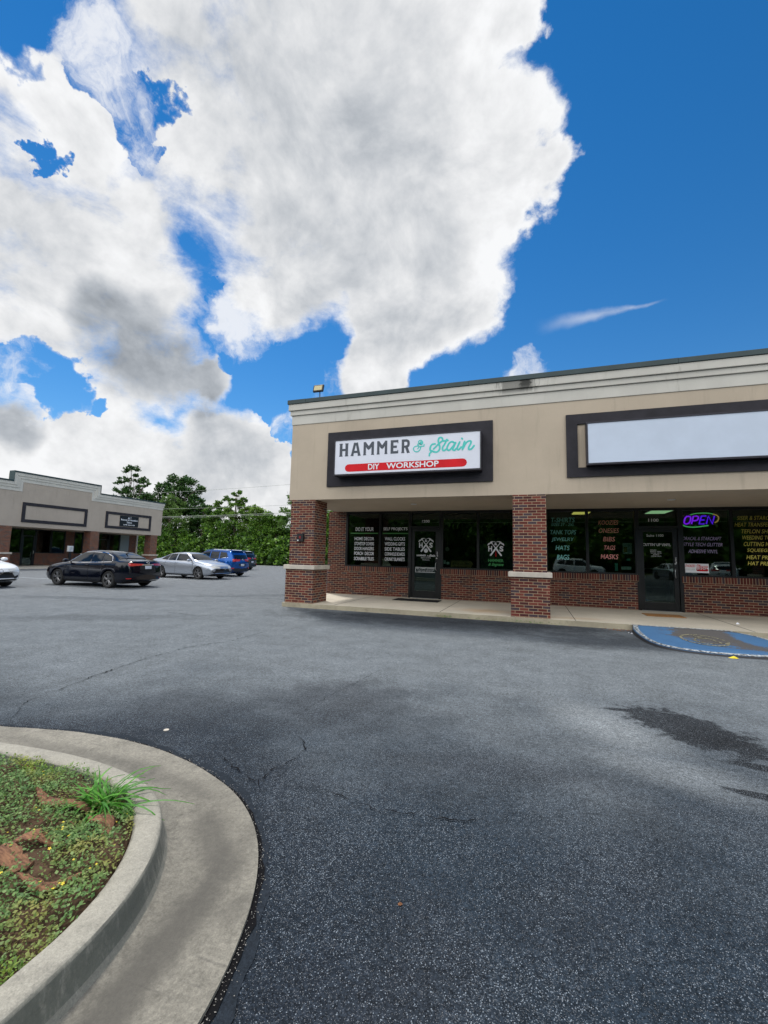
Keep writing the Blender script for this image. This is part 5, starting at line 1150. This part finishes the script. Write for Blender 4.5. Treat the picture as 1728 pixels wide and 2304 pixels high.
def car(name, label, kind, paint, loc, heading, rim='bright', emblem='oval', plate=True, cat='car', sc_=1.):
    K = KIND[kind]; L, W, wr = K['L'], K['W'], K['wr']; h = L/2
    t = thing(name, label, cat, loc, 'parked cars', R(heading)); ORG[t] = Vector((0, 0, 0))
    if sc_ != 1.: t.scale = (sc_,)*3
    ax = [K['wb']/2, -K['wb']/2]
    xs = sorted(set([round(v, 3) for v in np.r_[np.linspace(-h, h, 70), [-h+.02, -h+.06, -h+.1, h-.02, h-.06, h-.1], *[np.linspace(a-wr-.06, a+wr+.06, 17) for a in ax]]]))
    def ip(tab, x): return float(np.interp(x, [p[0] for p in tab], [p[1] for p in tab]))
    def sm(tab, x, s=.06): return (ip(tab, x-s)+2*ip(tab, x)+ip(tab, x+s))/4 if abs(x) < h-.12 else ip(tab, x)
    rows = []
    for x in xs:
        e = max(0, (abs(x)-(h-.75))/.75); w_ = W*(1-.13*e**2.2-.05*e**8)
        zc = sm(K['top'], x); zb = min(sm(K['belt'], x), zc-.015); g = min(1, max(0, (zc-zb-.06)/.30)); d = zc-zb
        zb0 = .19+.14*e**2; arch = 0
        for a in ax:
            ra = wr+.045
            if abs(x-a) < ra: arch = max(arch, wr+math.sqrt(ra*ra-(x-a)**2))
        fl_ = .012 if arch else 0
        rw = K['roofw']
        pts = [(0, max(zb0, arch)), (w_*.90, max(zb0, arch)), (w_*.975+fl_, max(zb0+.07, arch+.004)), (w_*.992+fl_, max(.40, arch+.012)), (w_*1.0+fl_*.6, max(.58, arch+.025) if zb > .72 else zb*.86), (w_*.985, zb-.10 if zb > .72 else zb*.93), (w_*.955, zb-.02), (w_*.93, zb)]
        lerp = lambda p, q: (p[0]*(1-g)+q[0]*g, p[1]*(1-g)+q[1]*g)
        pts += [lerp((w_*.86, zb+d*.45), (w_*.855, zb+d*.32)), lerp((w_*.72, zb+d*.75), (rw+.10, zb+d*.70)), lerp((w_*.55, zb+d*.9), (rw+.035, zb+d*.88)), lerp((w_*.4, zb+d*.96), (rw-.04, zb+d*.96)), lerp((w_*.2, zb+d*.99), (rw*.5, zb+d*.992)), (0, zc)]
        for i in range(1, len(pts)): 
            if pts[i][1] < pts[i-1][1]: pts[i] = (pts[i][0], pts[i-1][1]+.001)
        bow = (.30 if x > 0 else .20)*e**1.5
        sg = 1 if x > 0 else -1
        half = [(x-sg*bow*(y/W)**2.2, y, z) for y, z in pts]
        rows.append(half+[(p[0], -p[1], p[2]) for p in half[-2:0:-1]])
    mb = MB().grid(rows, True); n = len(rows[0])
    for r_, sgn in ((0, 1), (len(rows)-1, -1)):
        c = np.mean(rows[r_], axis=0); mb.v.append((c[0]-sgn*.02, 0, c[2])); k_ = len(mb.v)-1
        for j in range(n): mb.f.append((k_, r_*n+j, r_*n+(j+1) % n))
    body = mb.build('body', paint, t, smooth=True, local=True)
    bvh = BVHTree.FromPolygons([Vector(v) for v in mb.v], mb.f)
    def patch(corners, direction, nm, mat, off=.006, nu=10, nv=6, parent=t, thick=0):
        """bilinear grid between 4 corner points, cast onto the body"""
        c = [Vector(p) for p in corners]; d = Vector(direction).normalized(); rws = []
        for i in range(nu+1):
            r_ = []
            for j in range(nv+1):
                u, v = i/nu, j/nv; p = (c[0]*(1-u)+c[3]*u)*(1-v)+(c[1]*(1-u)+c[2]*u)*v
                hit, nn, _, _ = bvh.ray_cast(p-d*1.5, d)
                if hit is None: hit = p; nn = -d
                if nn.dot(d) > 0: nn = -nn
                r_.append(hit+nn*off)
            rws.append(r_)
        return MB().grid(rws).build(nm, mat, parent, smooth=True, local=True)
    def line(P_, direction, wd, nm, mat, off=.004, parent=body):
        d = Vector(direction).normalized(); rws = []; pts = []
        for a, b_ in zip(P_[:-1], P_[1:]):
            for k_ in range(8): pts.append(Vector(a).lerp(Vector(b_), k_/8))
        pts.append(Vector(P_[-1]))
        for i, p in enumerate(pts):
            tg = (pts[min(i+1, len(pts)-1)]-pts[max(i-1, 0)]).normalized(); s_ = tg.cross(d).normalized()*wd/2; r_ = []
            for q in (p-s_, p+s_):
                hit, nn, _, _ = bvh.ray_cast(q-d*1.5, d)
                if hit is None: hit = q; nn = -d
                if nn.dot(d) > 0: nn = -nn
                r_.append(hit+nn*off)
            rws.append(r_)
        return MB().grid(rws).build(nm, mat, parent, smooth=True, local=True)
    suv = kind == 'suv'
    for sg in (1, -1):
        for q in K['side']:
            patch([(x, sg*1.2, z) for x, z in q], (0, -sg, 0), 'side_window', CARGLASS, .009, 14, 8)
        lo = K['side'][0][0]; hi = K['side'][-1]
        line([(lo[0]+.03, sg*1.2, lo[1]-.03), (0, sg*1.2, K['side'][0][3][1]-.03), (hi[3][0]-.03, sg*1.2, hi[3][1]-.03)], (0, -sg, 0), .02, 'window_trim', CHROME)
        tt = K['side'][0]
        line([(tt[0][0]+.04, sg*1.2, tt[0][1]), (tt[1][0]+.02, sg*1.2, tt[1][1]+.03), (tt[2][0], sg*1.2, tt[2][1]+.03), (hi[1][0], sg*1.2, hi[1][1]+.03), (hi[2][0], sg*1.2, hi[2][1]+.03), (hi[3][0]-.05, sg*1.2, hi[3][1])], (0, -sg, 0), .018, 'window_trim', CHROME if not suv else PLAST)
        # door seams
        for xx in (.95, -.32): line([(xx, sg*1.2, lo[1]-.06), (xx+.03, sg*1.2, .6), (xx, sg*1.2, .30)], (0, -sg, 0), .010, 'door_seam', SEAM)
        line([(-1.05, sg*1.2, lo[1]-.0), (-1.08, sg*1.2, .8), (-.98, sg*1.2, .62)], (0, -sg, 0), .010, 'door_seam', SEAM)
        for xx in (-.12, -1.0): MB().tube([(xx, sg*(W+.005), lo[1]-.11), (xx-.05, sg*(W+.028), lo[1]-.105), (xx-.14, sg*(W+.028), lo[1]-.10), (xx-.19, sg*(W+.003), lo[1]-.10)], .013, 6).build('door_handle', paint if not suv else paint, t, smooth=True, local=True)
        # mirror
        mx_ = .80 if not suv else .88; mz = lo[1]+.04
        mo = MB(); mo.grid([[(mx_+.09*math.sin(a)*s_+.02, sg*(W+.10)+sg*.115*math.cos(p_), mz+.075*math.cos(a)*s_) for a in np.linspace(0, 6.283, 13)[:-1]] for s_, p_ in ((.05, 3.14), (.75, 2.4), (1, 1.57), (.8, .7), (.05, 0))], True)
        mir = mo.build('mirror', paint, t, smooth=True, local=True)
        MB().tube([(mx_+.02, sg*(W-.10), mz-.03), (mx_+.02, sg*(W+.03), mz-.02)], .022, 6).build('mirror_arm', PLAST, mir, local=True)
        # sill
        line([(1.0, sg*1.2, .235), (-1.0, sg*1.2, .235)], (0, -sg, 0), .05 if not suv else .16, 'sill', PLAST)
    (x1, y1), (x2, y2) = K['ws']
    patch([(x1, y1, 2), (x2, y2, 2), (x2, -y2, 2), (x1, -y1, 2)], (0, 0, -1), 'windshield', CARGLASS, .013, 24, 14)
    if K['rg']:
        (x1, y1), (x2, y2) = K['rg']; patch([(x1, y1, 2), (x2, y2, 2), (x2, -y2, 2), (x1, -y1, 2)], (0, 0, -1), 'rear_window', CARGLASS, .013, 24, 14)
    else:
        patch([(-3, .62, 1.17), (-3, .54, 1.50), (-3, -.54, 1.50), (-3, -.62, 1.17)], (1, 0, -.15), 'rear_window', CARGLASS, .006, 12, 6)
        MB().box(-1.98, -1.72, -.56, .56, 1.585, 1.635).build('spoiler', paint, t, local=True, bevel=.02)
        for sg in (1, -1): MB().tube([(.3, sg*.60, 1.62), (-.4, sg*.61, 1.69), (-1.6, sg*.60, 1.65)], .016, 6).build('roof_rail', CHROME, t, local=True)
        patch([(-3, .88, .33), (-3, .88, .52), (-3, -.88, .52), (-3, -.88, .33)], (1, 0, 0), 'bumper_cladding', PLAST, .010, 24, 6)
    # lamps
    if not suv:
        for sg in (1, -1):
            patch([(3.0, sg*.95, .66), (3, sg*.98, .79), (3, sg*.46, .72), (3, sg*.50, .63)], (-1, -.28*sg, -.05), 'headlight', HEAD, .007, 10, 4)
            patch([(-3.0, sg*.98, .86), (-3, sg*1.0, .975), (-3, sg*.36, .945), (-3, sg*.50, .885)], (1, -.30*sg, 0), 'tail_light', TAIL, .008, 12, 4)
            patch([(3.0, sg*.86, .40), (3, sg*.82, .48), (3, sg*.60, .40), (3, sg*.64, .33)], (-1, -.1*sg, 0), 'fog_recess', PLAST, .006, 4, 3)
            patch([(-3.0, sg*.80, .37), (-3, sg*.80, .40), (-3, sg*.66, .40), (-3, sg*.66, .37)], (1, 0, 0), 'reflector', TAIL, .006, 4, 2)
        patch([(3, .70, .27), (3, .46, .575), (3, -.46, .575), (3, -.70, .27)], (-1, 0, 0), 'grille', PLAST, .012, 18, 6)
        line([(3, .46, .60), (3, .12, .565), (3, -.12, .565), (3, -.46, .60)], (-1, 0, 0), .03, 'grille_bar', CHROME, .016)
        line([(-3, .36, .91), (-3, -.36, .91)], (1, 0, 0), .03, 'boot_trim', CHROME, .008)
        line([(-3, .80, .30), (-3, 0, .29), (-3, -.80, .30)], (1, 0, 0), .10, 'bumper_lip', PLAST, .008)
        patch([(-3, .36, .74), (-3, .36, .88), (-3, -.36, .88), (-3, -.36, .74)], (1, 0, 0), 'plate_recess', PLAST, .004, 4, 3)
        xr = -2.43; pz = .81; ez = 1.0; line([(-3, .62, .70), (-3, 0, .68), (-3, -.62, .70)], (1, 0, 0), .010, 'bumper_seam', SEAM)
        line([(-3, .60, .70), (-3, .58, .84)], (1, 0, 0), .010, 'boot_seam', SEAM); line([(-3, -.60, .70), (-3, -.58, .84)], (1, 0, 0), .010, 'boot_seam', SEAM)
    else:
        for sg in (1, -1):
            patch([(-3.0, sg*1.0, .93), (-3, sg*1.02, 1.10), (-3, sg*.42, 1.08), (-3, sg*.46, .97)], (1, -.30*sg, 0), 'tail_light', TAIL, .008, 12, 4)
            patch([(3.0, sg*.96, .76), (3, sg*.98, .90), (3, sg*.48, .85), (3, sg*.50, .75)], (-1, -.28*sg, 0), 'headlight', HEAD, .007, 10, 4)
            patch([(-3.0, sg*.84, .50), (-3, sg*.84, .56), (-3, sg*.62, .56), (-3, sg*.62, .50)], (1, 0, 0), 'reflector', TAIL, .014, 4, 2)
        patch([(3, .50, .45), (3, .55, .78), (3, -.55, .78), (3, -.50, .45)], (-1, 0, 0), 'grille', PLAST, .008, 12, 5)
        patch([(-3, .32, .66), (-3, .32, .80), (-3, -.32, .80), (-3, -.32, .66)], (1, 0, 0), 'plate_recess', PLAST, .004, 4, 3)
        xr = -2.25; pz = .73; ez = 1.06
    # plate & emblem
    patch([(-3, .155, pz-.06), (-3, .155, pz+.06), (-3, -.155, pz+.06), (-3, -.155, pz-.06)], (1, 0, 0), 'number_plate', PLATE, .014, 4, 3)
    def ring(sgn, z, rx, rz):
        hit, nn, _, _ = bvh.ray_cast(Vector((sgn*3, 0, z)), Vector((-sgn, 0, 0)))
        if hit is None: return
        x = hit.x+sgn*.02
        mb_ = MB().tube([(x, rx*math.cos(a), z+rz*math.sin(a)) for a in np.linspace(0, 6.283, 17)], .008, 6, False)
        if emblem == 'oval': mb_.tube([(x, rx*.45*math.cos(a), z+rz*.9*math.sin(a)) for a in np.linspace(0, 6.283, 13)], .006, 5, False)
        else: mb_.tube([(x, -rx, z), (x, rx, z)], .010, 6)
        mb_.build('emblem', CHROME, t, local=True, smooth=True)
    ring(-1, ez, .07, .045); ring(1, .60 if not suv else .70, .085 if emblem == 'oval' else .10, .055 if emblem == 'oval' else .085)
    MB().box(-.02, .02, -.01, .01, 0, .05)
    # wheels
    for a in ax:
        for sg in (1, -1):
            yo, yi = sg*(W-.005), sg*(W-.225); rr = wr
            prof = [(yi, rr*.62), (yi, rr*.90), (yi+sg*.03, rr*.985), (yi+sg*.11, rr), (yo-sg*.03, rr*.985), (yo, rr*.92), (yo-sg*.005, rr*.75), (yo-sg*.02, rr*.69), (yo-sg*.10, rr*.66)]
            rws = [[(a+r_*math.cos(q), y, rr+r_*math.sin(q)) for q in np.linspace(0, 6.2832, 37)[:-1]] for y, r_ in prof]
            wh = MB().grid(rws, True).build('wheel', TYRE, t, smooth=True, local=True)
            rb = MB(); rws = [[(a+r_*math.cos(q), y, rr+r_*math.sin(q)) for q in np.linspace(0, 6.2832, 31)[:-1]] for y, r_ in ((yo-sg*.015, rr*.71), (yo-sg*.018, rr*.64), (yo-sg*.07, rr*.62))]
            rb.grid(rws, True)
            ns = 5
            for k_ in range(ns):
                for dq in (-.17, .17):
                    q = k_*2*math.pi/ns+.3; c0 = Vector((a, yo-sg*.035, rr)); c1 = Vector((a+rr*.66*math.cos(q+dq), yo-sg*.020, rr+rr*.66*math.sin(q+dq)))
                    rb.tube([c0+(c1-c0)*.12, c1], [.030, .017], 5)
            rb.tube([(a, yo-sg*.06, rr), (a, yo-sg*.015, rr)], .045, 10)
            rb.build('rim', RIM if rim == 'bright' else RIMD, wh, local=True, smooth=True)
            MB().tube([(a, yo-sg*.12, rr), (a, yo-sg*.10, rr)], rr*.66, 20).build('brake_disc', PLAST, wh, local=True)
    MB().box(-h+.5, h-.5, -W+.24, W-.24, .17, .30).build('underbody', PLAST, t, local=True)
    if kind == 'sedan' or True: MB().tube([(-1.2, 0, (1.33 if not suv else 1.64)), (-1.36, 0, (1.37 if not suv else 1.72))], [.03, .008], 6).build('antenna', PLAST, t, local=True)
    return t
NAVY = carmats('paint near black', (.002, .003, .008), .0, .12); SILV = carmats('paint silver', (.42, .46, .52), .75, .28)
BLUE = carmats('paint blue', (.005, .085, .34), .55, .22); GREY = carmats('paint grey', (.06, .075, .09), .6, .25); WHIT = carmats('paint white', (.72, .74, .76), 0., .25)
car('parked_car', 'black sedan parked in front of the far left building, tail to the right', 'sedan', NAVY, (-17.02, 13.45, 0), 180.5, 'bright')
car('parked_car', 'silver sedan facing right between the black sedan and the blue car', 'sedan', SILV, (-18.57, 20.12, 0), -3.5, 'bright')
car('parked_car', 'bright blue SUV with red tail lamps behind the silver sedan', 'suv', BLUE, (-19.65, 23.35, 0), 176, 'dark')
car('parked_car', 'dark grey SUV farthest back beside the vine covered bank', 'suv', GREY, (-26.0, 33.11, 0), 178, 'dark')
car('parked_car', 'white sedan cut off by the left edge of the photo, nose to the right', 'sedan', WHIT, (-20.55, 10.35, 0), 0, 'dark', emblem='bar')
car('parked_car', 'white SUV mirrored in the window under the TANK TOPS and BAGS lettering', 'suv', WHIT, (4.0, -15.5, 0), 10, 'dark')
car('parked_car', 'white car mirrored in the window beside the red and white reseller sign', 'suv', WHIT, (14.6, -14.0, 0), -70, 'dark')
car('parked_car', 'pale grey car mirrored in the window directly above the reseller sign', 'sedan', SILV, (11.8, -16.5, 0), 80, 'dark')
print('OBJECTS', len(bpy.data.objects))
